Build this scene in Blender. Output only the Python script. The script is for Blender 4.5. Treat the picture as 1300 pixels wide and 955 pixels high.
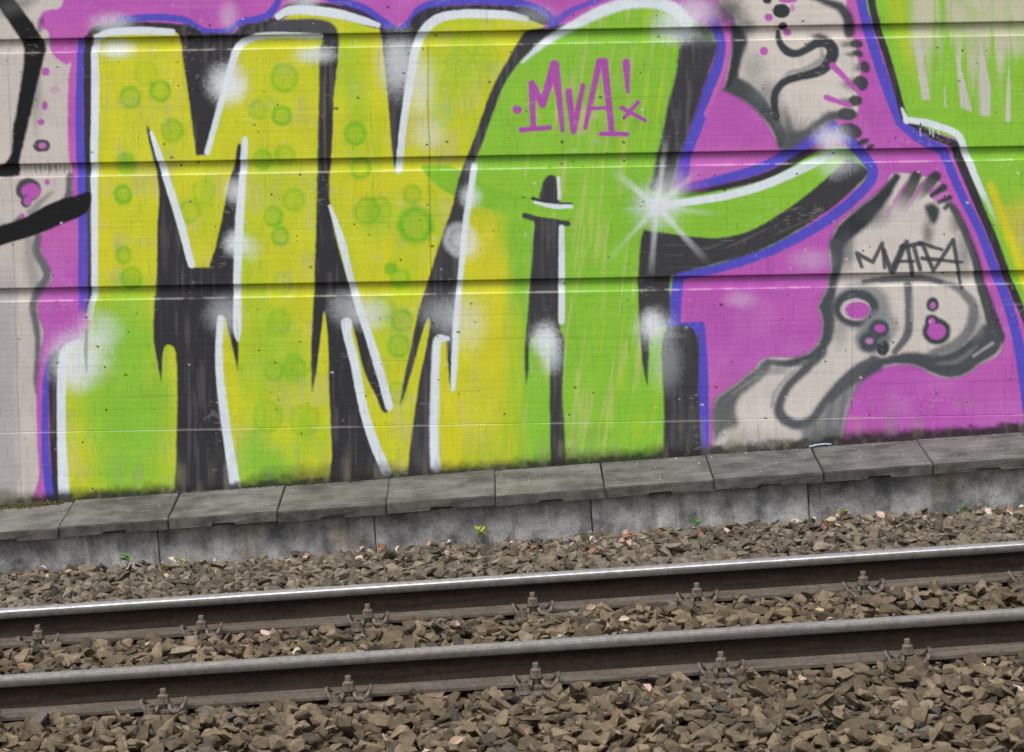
import bpy, bmesh, math, random
import numpy as np
from mathutils import Matrix, Vector

random.seed(7)
rng = np.random.default_rng(11)
sc = bpy.context.scene
for o in list(bpy.data.objects):
    bpy.data.objects.remove(o)
C = sc.collection

# ------------------------------------------------------------------ camera
CAM_Z = 1.96
PW, PH, FPX = 1300.0, 955.0, 3365.0          # photograph size, focal length in its pixels
PITCH, ROLL = math.atan((477.5 - 43) / FPX), 0.012
_cp, _sp = math.cos(PITCH), math.sin(PITCH)
_r0, _u0 = np.array([1, 0, 0.]), np.array([0, _sp, _cp])
FW = np.array([0, _cp, -_sp])
RT = math.cos(ROLL) * _r0 - math.sin(ROLL) * _u0
UP = math.sin(ROLL) * _r0 + math.cos(ROLL) * _u0
cd = bpy.data.cameras.new('camera')
cam = bpy.data.objects.new('camera', cd)
C.objects.link(cam)
cam.matrix_world = Matrix(((RT[0], UP[0], -FW[0], 0), (RT[1], UP[1], -FW[1], 0),
                           (RT[2], UP[2], -FW[2], CAM_Z), (0, 0, 0, 1)))
cd.sensor_fit = 'HORIZONTAL'
cd.sensor_width = 36.0
cd.lens = 36.0 * FPX / PW
cd.clip_start, cd.clip_end = 0.1, 2000
sc.camera = cam
sc.render.resolution_x, sc.render.resolution_y = 1024, 752

# ------------------------------------------------------------------ sky, sun, exposure (bright overcast)
SUN_EL, SUN_AZ = math.radians(60), math.radians(205)      # azimuth measured from +Y, clockwise
w = bpy.data.worlds.new('World')
sc.world = w
w.use_nodes = True
nt = w.node_tree
sky = nt.nodes.new('ShaderNodeTexSky')
sky.sky_type = 'NISHITA'
sky.sun_disc = False
sky.sun_elevation = SUN_EL
sky.sun_rotation = SUN_AZ
sky.dust_density = 4.0
sky.ozone_density = 0.6
hs = nt.nodes.new('ShaderNodeHueSaturation')
hs.inputs['Saturation'].default_value = 0.22
bg = nt.nodes['Background']
nt.links.new(sky.outputs[0], hs.inputs['Color'])
nt.links.new(hs.outputs[0], bg.inputs['Color'])
bg.inputs['Strength'].default_value = 0.11
sl = bpy.data.lights.new('sun', 'SUN')
sl.energy = 1.5
sl.angle = math.radians(35)
sl.color = (1.0, 0.975, 0.94)
sun = bpy.data.objects.new('sun', sl)
C.objects.link(sun)
sd = Vector((math.sin(SUN_AZ) * math.cos(SUN_EL), math.cos(SUN_AZ) * math.cos(SUN_EL), math.sin(SUN_EL)))
sun.rotation_euler = sd.to_track_quat('Z', 'Y').to_euler()
sun.location = (0, 0, 20)
sc.view_settings.view_transform = 'Standard'
sc.view_settings.look = 'None'
sc.view_settings.gamma = 1
sc.view_settings.use_curve_mapping = False
sc.view_settings.exposure = 0.40

# ------------------------------------------------------------------ pixel <-> place
def proj(X, Y, Z):
    """place -> photograph pixel (arrays)."""
    Z = Z - CAM_Z
    d = Y * FW[1] + Z * FW[2]
    return (PW / 2 + FPX * (X * RT[0] + Y * RT[1] + Z * RT[2]) / d,
            PH / 2 - FPX * (X * UP[0] + Y * UP[1] + Z * UP[2]) / d)

def on_plane(px, py, Y):
    """pixel -> point on the upright plane at distance Y (wall, kerb face, rail side)."""
    d = FW + (px - PW / 2) / FPX * RT - (py - PH / 2) / FPX * UP
    p = d * (Y / d[1])
    return Vector((p[0], p[1], p[2] + CAM_Z))

GRADE = 0.055                 # the line climbs to the right
Y_WALL, Y_LID, Y_BLOCK = 12.43, 11.93, 11.995
Y_RAIL = (9.51, 8.43)
def lid_front_z(x): return CAM_Z - 2.086 + 0.0613 * x
def wall_base_z(x): return CAM_Z - 2.0438 + 0.0640 * x

# ------------------------------------------------------------------ small helpers
def lin(r, g, b):
    def f(c):
        c /= 255.0
        return c / 12.92 if c <= 0.04045 else ((c + 0.055) / 1.055) ** 2.4
    return np.array([f(r), f(g), f(b)])

def smooth(a, b, x):
    t = np.clip((x - a) / (b - a), 0, 1)
    return t * t * (3 - 2 * t)

def n2(x, y, seed=0):
    """value noise, -1..1"""
    x = np.asarray(x, float); y = np.asarray(y, float)
    xi = np.floor(x).astype(np.int64); yi = np.floor(y).astype(np.int64)
    fx = x - xi; fy = y - yi
    fx = fx * fx * (3 - 2 * fx); fy = fy * fy * (3 - 2 * fy)
    def h(a, b):
        v = (a * 374761393 + b * 668265263 + seed * 974634777) & 0xffffffff
        v = ((v ^ (v >> 13)) * 1274126177) & 0xffffffff
        v = v ^ (v >> 16)
        return (v & 0xffff) / 32767.5 - 1
    return ((h(xi, yi) * (1 - fx) + h(xi + 1, yi) * fx) * (1 - fy)
            + (h(xi, yi + 1) * (1 - fx) + h(xi + 1, yi + 1) * fx) * fy)

def mesh_np(name, V, F, mat, parent=None, loc=(0, 0, 0), color=None, smooth_shade=False, cname='paint'):
    """mesh object from numpy verts and same-size faces"""
    me = bpy.data.meshes.new(name)
    V = np.asarray(V, np.float32); F = np.asarray(F, np.int32)
    k = F.shape[1]
    me.vertices.add(len(V)); me.vertices.foreach_set('co', V.ravel())
    me.loops.add(F.size); me.loops.foreach_set('vertex_index', F.ravel())
    me.polygons.add(len(F))
    me.polygons.foreach_set('loop_start', np.arange(0, F.size, k, dtype=np.int32))
    me.polygons.foreach_set('use_smooth', np.full(len(F), smooth_shade, dtype=bool))
    if color is not None:
        ca = me.color_attributes.new(cname, 'FLOAT_COLOR', 'POINT')
        c4 = np.ones((len(V), 4), np.float32); c4[:, :3] = color
        ca.data.foreach_set('color', c4.ravel())
    me.update(calc_edges=True)
    if mat: me.materials.append(mat)
    o = bpy.data.objects.new(name, me)
    C.objects.link(o)
    o.location = loc
    if parent: o.parent = parent
    return o

def obj(name, bm, mat, parent=None, loc=(0, 0, 0), shade=False):
    me = bpy.data.meshes.new(name)
    bm.normal_update()
    bm.to_mesh(me); bm.free()
    if shade:
        me.polygons.foreach_set('use_smooth', np.ones(len(me.polygons), dtype=bool))
    if mat: me.materials.append(mat)
    o = bpy.data.objects.new(name, me)
    C.objects.link(o)
    o.location = loc
    if parent: o.parent = parent
    return o

def tag(o, label=None, cat=None, group=None, kind=None):
    if label: o['label'] = label
    if cat: o['category'] = cat
    if group: o['group'] = group
    if kind: o['kind'] = kind
    return o

def empty(name, loc=(0, 0, 0), rot=(0, 0, 0)):
    e = bpy.data.objects.new(name, None)
    C.objects.link(e)
    e.location = loc; e.rotation_euler = rot
    e.empty_display_size = 0.1
    return e

# ------------------------------------------------------------------ materials
def mat(name):
    m = bpy.data.materials.new(name)
    m.use_nodes = True
    return m, m.node_tree.nodes, m.node_tree.links, m.node_tree.nodes['Principled BSDF']

def node(N, t, **kw):
    n = N.new(t)
    for k, v in kw.items():
        if k in n.inputs.keys() if hasattr(n.inputs, 'keys') else False:
            n.inputs[k].default_value = v
        else:
            setattr(n, k, v)
    return n

def noise(N, L, vec, scale, detail=4, rough=0.6):
    n = N.new('ShaderNodeTexNoise')
    n.inputs['Scale'].default_value = scale
    n.inputs['Detail'].default_value = detail
    n.inputs['Roughness'].default_value = rough
    L.new(vec, n.inputs['Vector'])
    return n

def mapping(N, L, scale):
    tc = N.new('ShaderNodeTexCoord'); mp = N.new('ShaderNodeMapping')
    mp.inputs['Scale'].default_value = scale
    L.new(tc.outputs['Object'], mp.inputs['Vector'])
    return mp.outputs[0]

def ramp(N, L, fac, stops):
    r = N.new('ShaderNodeValToRGB')
    el = r.color_ramp.elements
    while len(el) < len(stops): el.new(0.5)
    for e, (p, c) in zip(el, stops):
        e.position = p
        e.color = (*c, 1) if len(c) == 3 else c
    L.new(fac, r.inputs['Fac'])
    return r

def mixc(N, L, a, b, fac, blend='MIX'):
    m = N.new('ShaderNodeMix'); m.data_type = 'RGBA'; m.blend_type = blend
    for s, v in ((m.inputs[6], a), (m.inputs[7], b), (m.inputs[0], fac)):
        if isinstance(v, (int, float)): s.default_value = v
        elif isinstance(v, (tuple, list, np.ndarray)): s.default_value = (*v[:3], 1)
        else: L.new(v, s)
    return m.outputs[2]

def bump(N, L, height, strength, dist, prev=None):
    b = N.new('ShaderNodeBump')
    b.inputs['Strength'].default_value = strength
    b.inputs['Distance'].default_value = dist
    L.new(height, b.inputs['Height'])
    if prev: L.new(prev, b.inputs['Normal'])
    return b.outputs[0]

def g3(v): return (v, v, v)

def wall_material():
    m, N, L, P = mat('painted_concrete')
    at = N.new('ShaderNodeAttribute'); at.attribute_name = 'paint'
    iso = mapping(N, L, (1, 1, 1))
    boards = mapping(N, L, (0.9, 1, 46))       # long thin horizontal grain of the shuttering boards
    brush = mapping(N, L, (150, 1, 5))         # short upright roller marks
    n1 = noise(N, L, boards, 1.0, 5, 0.65)
    nb = noise(N, L, brush, 1.0, 3, 0.6)
    nf = noise(N, L, iso, 420, 3, 0.7)
    nl = noise(N, L, iso, 7, 5, 0.6)
    c = mixc(N, L, at.outputs['Color'], ramp(N, L, n1.outputs[0], [(0.32, g3(0.74)), (0.5, g3(1.0)), (0.72, g3(1.05))]).outputs[0], 0.30, 'MULTIPLY')
    c = mixc(N, L, c, ramp(N, L, nb.outputs[0], [(0.3, g3(0.80)), (0.6, g3(1.04))]).outputs[0], 0.35, 'MULTIPLY')
    c = mixc(N, L, c, ramp(N, L, nl.outputs[0], [(0.3, g3(0.86)), (0.6, g3(1.0))]).outputs[0], 0.6, 'MULTIPLY')
    # fine pin holes and blow holes in the concrete
    vo = N.new('ShaderNodeTexVoronoi'); vo.inputs['Scale'].default_value = 26
    L.new(iso, vo.inputs['Vector'])
    vsep = N.new('ShaderNodeSeparateColor'); L.new(vo.outputs['Color'], vsep.inputs[0])
    sz = N.new('ShaderNodeMath'); sz.operation = 'MULTIPLY_ADD'       # hole radius, only for some cells
    L.new(vsep.outputs[0], sz.inputs[0]); sz.inputs[1].default_value = 0.75; sz.inputs[2].default_value = -0.60
    ho = N.new('ShaderNodeMath'); ho.operation = 'SUBTRACT'
    L.new(sz.outputs[0], ho.inputs[0]); L.new(vo.outputs['Distance'], ho.inputs[1])
    hm = N.new('ShaderNodeMapRange'); hm.inputs['From Min'].default_value = 0.0; hm.inputs['From Max'].default_value = 0.03
    L.new(ho.outputs[0], hm.inputs['Value'])
    c = mixc(N, L, c, (0.03, 0.028, 0.026), hm.outputs[0])
    L.new(c, P.inputs['Base Color'])
    P.inputs['Roughness'].default_value = 0.62
    P.inputs['Specular IOR Level'].default_value = 0.3
    b1 = bump(N, L, n1.outputs[0], 0.35, 0.004)
    b2 = bump(N, L, nf.outputs[0], 0.25, 0.0015, b1)
    L.new(b2, P.inputs['Normal'])
    return m

def concrete_material(name, base, dark, warm, scale=6.0, pits=0.5, streak=False, drip=False):
    m, N, L, P = mat(name)
    oi = N.new('ShaderNodeObjectInfo')
    tc = N.new('ShaderNodeTexCoord')
    ad = N.new('ShaderNodeVectorMath'); ad.operation = 'ADD'
    sc_ = N.new('ShaderNodeVectorMath'); sc_.operation = 'SCALE'; sc_.inputs['Scale'].default_value = 37.0
    L.new(oi.outputs['Location'], sc_.inputs[0])
    L.new(tc.outputs['Object'], ad.inputs[0]); L.new(sc_.outputs[0], ad.inputs[1])
    iso = ad.outputs[0]
    n1 = noise(N, L, iso, scale, 7, 0.62)
    n2_ = noise(N, L, iso, scale * 0.55, 4, 0.6)
    nf = noise(N, L, iso, 230, 4, 0.75)
    ng = noise(N, L, iso, 75, 3, 0.7)
    c = mixc(N, L, dark, base, ramp(N, L, n1.outputs[0], [(0.36, g3(0)), (0.62, g3(1))]).outputs[0])
    c = mixc(N, L, c, warm, ramp(N, L, n2_.outputs[0], [(0.56, g3(0)), (0.74, g3(0.7))]).outputs[0])
    if streak:
        mp = N.new('ShaderNodeMapping'); mp.inputs['Scale'].default_value = (1.5, 14, 14)
        L.new(iso, mp.inputs['Vector'])
        ns = noise(N, L, mp.outputs[0], 3, 5, 0.6)
        c = mixc(N, L, c, ramp(N, L, ns.outputs[0], [(0.35, g3(0.7)), (0.55, g3(1.0)), (0.72, g3(1.25))]).outputs[0], 0.7, 'MULTIPLY')
    if drip:                                     # rain runs down the upright face
        mp = N.new('ShaderNodeMapping'); mp.inputs['Scale'].default_value = (9, 9, 0.8)
        L.new(iso, mp.inputs['Vector'])
        ns = noise(N, L, mp.outputs[0], 2.2, 6, 0.65)
        c = mixc(N, L, c, ramp(N, L, ns.outputs[0], [(0.34, g3(0.30)), (0.48, g3(0.95)), (0.70, g3(1.2))]).outputs[0], 0.5, 'MULTIPLY')
    c = mixc(N, L, c, ramp(N, L, nf.outputs[0], [(0.34, g3(0.45)), (0.5, g3(1.0)), (0.7, g3(1.2))]).outputs[0], pits, 'MULTIPLY')
    c = mixc(N, L, c, ramp(N, L, ng.outputs[0], [(0.30, g3(0.35)), (0.40, g3(1.0))]).outputs[0], pits, 'MULTIPLY')
    vt = N.new('ShaderNodeMath'); vt.operation = 'MULTIPLY_ADD'
    L.new(oi.outputs['Random'], vt.inputs[0]); vt.inputs[1].default_value = 0.25; vt.inputs[2].default_value = 0.87
    c = mixc(N, L, c, vt.outputs[0], 1.0, 'MULTIPLY')
    L.new(c, P.inputs['Base Color'])
    P.inputs['Roughness'].default_value = 0.85
    P.inputs['Specular IOR Level'].default_value = 0.25
    b1 = bump(N, L, nf.outputs[0], 0.5, 0.004)
    b2 = bump(N, L, ng.outputs[0], 0.4, 0.006, b1)
    L.new(b2, P.inputs['Normal'])
    return m

def stone_material():
    m, N, L, P = mat('ballast_stone')
    at = N.new('ShaderNodeAttribute'); at.attribute_name = 'tint'
    iso = mapping(N, L, (1, 1, 1))
    n1 = noise(N, L, iso, 45, 5, 0.65)
    n2_ = noise(N, L, iso, 260, 4, 0.7)
    c = mixc(N, L, at.outputs['Color'], ramp(N, L, n1.outputs[0], [(0.3, (0.6, 0.55, 0.5)), (0.55, g3(1.0)), (0.75, (1.2, 1.17, 1.12))]).outputs[0], 0.8, 'MULTIPLY')
    c = mixc(N, L, c, ramp(N, L, n2_.outputs[0], [(0.3, g3(0.7)), (0.6, g3(1.1))]).outputs[0], 0.7, 'MULTIPLY')
    L.new(c, P.inputs['Base Color'])
    P.inputs['Roughness'].default_value = 0.88
    P.inputs['Specular IOR Level'].default_value = 0.25
    bv = N.new('ShaderNodeBevel'); bv.samples = 4; bv.inputs['Radius'].default_value = 0.0035   # knocked-off arrises
    L.new(bump(N, L, n2_.outputs[0], 0.8, 0.004, bump(N, L, n1.outputs[0], 0.7, 0.008, bv.outputs[0])), P.inputs['Normal'])
    return m

def rust_material(name, a, b, rough=0.75, metal=0.0, scale=30, stretch=(1, 1, 1), bmp=0.4, spec=0.25):
    m, N, L, P = mat(name)
    iso = mapping(N, L, stretch)
    n1 = noise(N, L, iso, scale, 6, 0.65)
    c = mixc(N, L, a, b, ramp(N, L, n1.outputs[0], [(0.35, g3(0)), (0.65, g3(1))]).outputs[0])
    tc2 = N.new('ShaderNodeTexCoord')
    n9 = noise(N, L, tc2.outputs['Object'], 55, 6, 0.7)
    c = mixc(N, L, c, ramp(N, L, n9.outputs[0], [(0.36, g3(0.62)), (0.52, g3(1.0)), (0.68, (1.3, 1.22, 1.12))]).outputs[0], 0.75, 'MULTIPLY')
    L.new(c, P.inputs['Base Color'])
    P.inputs['Roughness'].default_value = rough
    P.inputs['Metallic'].default_value = metal
    P.inputs['Specular IOR Level'].default_value = spec
    if bmp: L.new(bump(N, L, n1.outputs[0], bmp, 0.002), P.inputs['Normal'])
    return m

def plain(name, col, rough=0.7, trans=0.0):
    m, N, L, P = mat(name)
    iso = mapping(N, L, (1, 1, 1))
    n1 = noise(N, L, iso, 60, 4, 0.6)
    c = mixc(N, L, col, ramp(N, L, n1.outputs[0], [(0.3, g3(0.65)), (0.65, g3(1.15))]).outputs[0], 0.8, 'MULTIPLY')
    L.new(c, P.inputs['Base Color'])
    P.inputs['Roughness'].default_value = rough
    return m

M_WALL = wall_material()
M_CORE = concrete_material('wall_concrete', (0.42, 0.39, 0.36), (0.26, 0.25, 0.24), (0.36, 0.32, 0.26), 3)
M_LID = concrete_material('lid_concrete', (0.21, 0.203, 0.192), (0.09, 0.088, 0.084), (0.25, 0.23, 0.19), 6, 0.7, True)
M_LIDEDGE = concrete_material('lid_edge_concrete', (0.12, 0.115, 0.105), (0.05, 0.049, 0.046), (0.17, 0.14, 0.12), 14, 0.75)  # darker copy for upright and under faces, their shade put into the colour
M_BLOCK = concrete_material('trough_concrete', (0.52, 0.515, 0.505), (0.15, 0.15, 0.158), (0.54, 0.46, 0.32), 7, 1.0, False, True)
M_STONE = stone_material()
M_RUST = rust_material('rail_rust', (0.020, 0.014, 0.011), (0.042, 0.031, 0.024), 0.8, 0.0, 6, (0.5, 8, 8), 0.2, 0.1)
M_FOOT = rust_material('rail_foot_lit', (0.085, 0.070, 0.057), (0.155, 0.130, 0.107), 0.8, 0.0, 7, (0.6, 8, 8), 0.2, 0.15)  # foot rust lightened beyond the web: light on the foot put into the colour
M_POLISH = rust_material('polished_steel', (0.40, 0.40, 0.425), (0.52, 0.51, 0.53), 0.47, 0.7, 4, (0.3, 40, 40), 0)
M_POLISH2 = rust_material('dulled_steel', (0.32, 0.31, 0.31), (0.42, 0.408, 0.41), 0.5, 0.6, 4, (0.3, 40, 40), 0)
M_HEADSIDE = rust_material('worn_head_side', (0.12, 0.11, 0.102), (0.17, 0.16, 0.15), 0.5, 0.3, 6, (0.4, 10, 10), 0.15)
M_CLIP = rust_material('fastening_rust', (0.085, 0.069, 0.055), (0.24, 0.196, 0.158), 0.7, 0.15, 60)
M_WOOD = rust_material('sleeper_timber', (0.05, 0.04, 0.032), (0.13, 0.105, 0.08), 0.85, 0, 12, (1, 8, 8), 0.6)
M_BED = rust_material('ballast_bed_fines', (0.055, 0.048, 0.04), (0.13, 0.11, 0.092), 0.95, 0, 40, (1, 1, 1), 1.0)
M_GROUND = rust_material('trackside_ground', (0.10, 0.09, 0.075), (0.2, 0.18, 0.15), 0.95, 0, 9, (1, 1, 1), 0.8)
M_GREEN = plain('weed_leaf', (0.13, 0.30, 0.035), 0.55)
M_GREEN2 = plain('weed_leaf_yellow', (0.36, 0.40, 0.04), 0.55)
M_MOSS = plain('moss', (0.085, 0.075, 0.02), 0.95)
M_DIRT = plain('wall_foot_dirt', (0.05, 0.038, 0.026), 0.95)

# ------------------------------------------------------------------ ground
GX = 160.0
V = []; F = []
for y in (-160.0, 60.0):
    for x in (-GX, GX):
        V.append((x, y, -0.85 + GRADE * x))
F = [(0, 1, 3, 2)]
g = mesh_np('ground', V, F, M_GROUND)
tag(g, 'bare brown trackside earth under the ballast', 'ground', kind='structure')

def bed_profile(y):
    """ballast surface height across the track, before the climb along it"""
    y = np.asarray(y, float)
    return np.interp(y, [4.6, 6.6, 7.4, 8.0, 8.43, 9.0, 9.51, 9.95, 10.5, 11.3, 12.0],
                     [-0.80, -0.24, -0.165, -0.135, -0.135, -0.125, -0.135, -0.155, -0.215, -0.30, -0.358])
ys = np.array([4.4, 4.6, 5.5, 6.6, 7.4, 8.0, 8.43, 9.0, 9.51, 9.95, 10.5, 11.3, 12.0])
xs = np.linspace(-14, 14, 29)
XX, YY = np.meshgrid(xs, ys)
ZZ = bed_profile(YY) - 0.045 + GRADE * XX
ncol = len(xs)
F = [(j * ncol + i, j * ncol + i + 1, (j + 1) * ncol + i + 1, (j + 1) * ncol + i) for j in range(len(ys) - 1) for i in range(ncol - 1)]
BED = mesh_np('ballast_bed', np.stack([XX, YY, ZZ], -1).reshape(-1, 3), F, M_BED)
tag(BED, 'brown grey crushed stone ballast bed carrying the railway track', 'ballast', kind='structure')

# ------------------------------------------------------------------ the wall surface: a fine grid that follows the boards and grooves
def centred(lo, hi, step):
    return np.arange(lo, hi, step)
# columns (metres along the wall): fine where the photograph shows it, coarser beyond
PXM = 3365 / 12.6
fine = 1.27 / PXM
cols = np.concatenate([np.linspace(-14, -4.2, 20)[:-1], np.arange(-4.2, -2.62, 0.04), np.arange(-2.62, 2.62, fine), np.arange(2.62, 4.2, 0.04), np.linspace(4.2, 14, 20)])
SL = 0.0058                    # the courses climb a little too
# (top of groove, foot of groove) heights at X = 0, plus one course above the picture
grooves = [(0.60, 0.533), (0.0146, -0.0515), (-0.5643, -0.6295), (-1.1475, -1.2125)]
JOINT = -1.8335
T0, T1 = 1.6, -2.27
ft = fine * 1.0
rows = []                      # (height, set-back)
def fill(a, b, back=0.0):
    t = a
    while t > b + ft * 0.4:
        st_ = ft if t < 0.22 else 0.03
        rows.append((t, back)); t -= st_
cur = T0
DEP = 0.028
for (a, b) in grooves:
    fill(cur, a + 0.006)
    rows += [(a + 0.006, 0.0), (a + 0.002, 0.001), (a, 0.004), (a - 0.0005, 0.012), (a - 0.001, DEP)]
    n = 12
    for k in range(1, n + 1):
        u = k / n
        rows.append((a - 0.001 + (b + 0.006 - a) * u, DEP + (0.020 - DEP) * u))
    rows += [(b + 0.004, 0.017), (b + 0.002, 0.008), (b + 0.001, 0.003), (b, 0.0)]
    cur = b - ft
fill(cur, JOINT + 0.004)
rows += [(JOINT + 0.004, 0.0), (JOINT + 0.002, 0.001), (JOINT + 0.001, 0.003), (JOINT - 0.001, -0.0012), (JOINT - 0.003, -0.002)]
LOWER = -0.002
fill(JOINT - 0.003 - ft, T1, LOWER)
rows = np.array(rows)
tt, back = rows[:, 0], rows[:, 1]
NR, NC = len(rows), len(cols)
GXX = np.broadcast_to(cols, (NR, NC)).copy()
GT = np.broadcast_to(tt[:, None], (NR, NC))
GZ = GT + SL * GXX + CAM_Z
PX, PY = proj(GXX, Y_WALL, GZ)
GYY = Y_WALL + np.broadcast_to(back[:, None], (NR, NC)) + 0.0012 * n2(GXX * 3, GZ * 5, 3)
COL = np.zeros((NR, NC, 3))
LAB = np.zeros((NR, NC), np.int16)

def window(x0, y0, x1, y1, m=12):
    mid = NR // 2
    c0 = np.searchsorted(PX[mid], x0 - m - 12); c1 = np.searchsorted(PX[mid], x1 + m + 12)
    c1 = max(c1, c0 + 1)
    a = PY[:, c0]; b = PY[:, min(c1, NC - 1)]
    lo = np.minimum(a, b); hi = np.maximum(a, b)
    ok = np.nonzero((hi >= y0 - m) & (lo <= y1 + m))[0]
    if len(ok) == 0: return None
    return slice(ok[0], ok[-1] + 1), slice(c0, min(c1, NC))

def spline(P, closed=False, n=8):
    """Catmull-Rom through points; a third value of 1 marks a corner"""
    pts = [(p[0], p[1]) for p in P]; cor = [len(p) > 2 and p[2] for p in P]
    out = []; N_ = len(pts)
    rng_ = range(N_ if closed else N_ - 1)
    for i in rng_:
        p1 = np.array(pts[i]); p2 = np.array(pts[(i + 1) % N_])
        p0 = np.array(pts[i - 1]) if (closed or i > 0) and not cor[i] else 2 * p1 - p2
        j = i + 2
        p3 = np.array(pts[j % N_]) if (closed or j < N_) and not cor[(i + 1) % N_] else 2 * p2 - p1
        for k in range(n):
            t = k / n
            out.append(0.5 * ((2 * p1) + (-p0 + p2) * t + (2 * p0 - 5 * p1 + 4 * p2 - p3) * t * t + (-p0 + 3 * p1 - 3 * p2 + p3) * t ** 3))
    if not closed: out.append(np.array(pts[-1], float))
    return np.array(out)

def put(win, a, color, label=None, thr=0.5, lab_a=None):
    r, c = win
    a = np.clip(a, 0, 1)
    COL[r, c] = COL[r, c] * (1 - a[..., None]) + np.asarray(color) * a[..., None]
    if label is not None:
        L_ = LAB[r, c]
        L_[(a if lab_a is None else lab_a) > thr] = label

def poly_sd(win, Q):
    """signed distance, negative inside"""
    r, c = win
    x = PX[r, c]; y = PY[r, c]
    d = np.full(x.shape, 1e9); ins = np.zeros(x.shape, bool)
    for i in range(len(Q)):
        ax, ay = Q[i - 1]; bx, by = Q[i]
        ex, ey = bx - ax, by - ay
        L2 = ex * ex + ey * ey
        if L2 < 1e-9: continue
        t = np.clip(((x - ax) * ex + (y - ay) * ey) / L2, 0, 1)
        d = np.minimum(d, (x - ax - t * ex) ** 2 + (y - ay - t * ey) ** 2)
        if ay != by:
            cr = ((ay > y) != (by > y)) & (x < ex * (y - ay) / ey + ax)
            ins ^= cr
    d = np.sqrt(d)
    return np.where(ins, -d, d)

def area(P, color, label=None, soft=1.2, a=1.0, curve=True, wob=0.7, streak=0.0, tex=None, clip=None):
    Q = spline(P, True, 6) if curve else np.array([(p[0], p[1]) for p in P], float)
    win = window(Q[:, 0].min(), Q[:, 1].min(), Q[:, 0].max(), Q[:, 1].max(), soft * 2 + 4)
    if win is None: return
    d = poly_sd(win, Q)
    x = PX[win]; y = PY[win]
    d0 = d
    d = d + wob * 0.6 * n2(x / 6, y / 6, 5) + soft * 0.16 * n2(x / 1.7, y / 1.7, 9)
    al = a * smooth(soft, -soft, d)
    if streak:
        sk = (streak * np.clip(n2(x / 4.0, y / 60, 21) + 0.5 * n2(x / 1.8, y / 24, 22) + 0.3 * n2(x / 20, y / 30, 23) - 0.05, 0, 0.8) * 0.75)[..., None]
        color = np.asarray(color) * (1 - sk) + lin(112, 109, 110) * sk
    if tex is not None: al = al * tex(x, y)
    if clip is not None: al = al * np.isin(LAB[win], clip)
    put(win, al, color, label, 0.5, smooth(0.5, -0.5, d0) if a >= 0.9 else np.zeros_like(d0))

def stroke(P, wd, color, label=None, soft=1.2, a=1.0, curve=True, wob=0.5, streak=0.0, clip=None, fade=None):
    """brush or spray line; wd = full width, a number or one per point"""
    P = [tuple(p) for p in P]
    ww = [wd] * len(P) if isinstance(wd, (int, float)) else list(wd)
    n = 6 if curve else 1
    Q = spline(P, False, n)
    W_ = np.interp(np.linspace(0, len(P) - 1, len(Q)), np.arange(len(P)), ww) / 2
    m = max(ww) / 2 + soft * 2
    win = window(Q[:, 0].min(), Q[:, 1].min(), Q[:, 0].max(), Q[:, 1].max(), m)
    if win is None: return
    x = PX[win]; y = PY[win]
    d = np.full(x.shape, 1e9); u = np.zeros(x.shape)
    for i in range(len(Q) - 1):
        ax, ay = Q[i]; ex, ey = Q[i + 1] - Q[i]
        L2 = ex * ex + ey * ey + 1e-9
        t = np.clip(((x - ax) * ex + (y - ay) * ey) / L2, 0, 1)
        di = np.hypot(x - ax - t * ex, y - ay - t * ey) - (W_[i] * (1 - t) + W_[i + 1] * t)
        b = di < d
        d = np.where(b, di, d); u = np.where(b, (i + t) / (len(Q) - 1), u)
    d0 = d
    d = d + wob * 0.6 * n2(x / 6, y / 6, 5) + soft * 0.16 * n2(x / 1.7, y / 1.7, 9)
    al = a * smooth(soft, -soft, d)
    if fade: al = al * np.interp(u, np.linspace(0, 1, len(fade)), fade)
    if streak:
        sk = (streak * np.clip(n2(x / 4.0, y / 60, 21) + 0.5 * n2(x / 1.8, y / 24, 22), 0, 0.8) * 0.75)[..., None]
        color = np.asarray(color) * (1 - sk) + lin(112, 109, 110) * sk
    if clip is not None: al = al * np.isin(LAB[win], clip)
    put(win, al, color, label, 0.5, smooth(0.5, -0.5, d0) if (a >= 0.7 and not fade) else al)

def glow(x0, y0, rx, ry, color, a=0.9, core=0.25, clip=None, label=None):
    win = window(x0 - rx, y0 - ry, x0 + rx, y0 + ry, 3)
    if win is None: return
    x = PX[win]; y = PY[win]
    d = np.hypot((x - x0) / rx, (y - y0) / ry)
    d = d + 0.05 * n2(x / 6, y / 6, 33) + 0.11 * n2(x / 1.3, y / 1.3, 34)
    al = a * smooth(1.0, core, d)
    if clip is not None: al = al * np.isin(LAB[win], clip)
    put(win, al, color, label)

def ring(x0, y0, r, color, a=0.55, w_=5.5, inner=0.5):
    a = min(1.0, a * 1.2)
    win = window(x0 - r * 1.5, y0 - r * 1.5, x0 + r * 1.5, y0 + r * 1.5, 4)
    if win is None: return
    x = PX[win]; y = PY[win]
    d = np.hypot(x - x0, (y - y0) / 1.05) + 0.8 * n2(x / 9, y / 9, int(x0))
    al = a * np.maximum(smooth(w_, 0.3, np.abs(d - r * 0.85)), inner * smooth(r, r * 0.6, d))
    al = al * (0.75 + 0.25 * n2(x / 12 + x0, y / 12, 41)) * (1 + 0.2 * n2(x / 1.4, y / 1.4, 42))
    put(win, np.clip(al, 0, 1), color)

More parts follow.
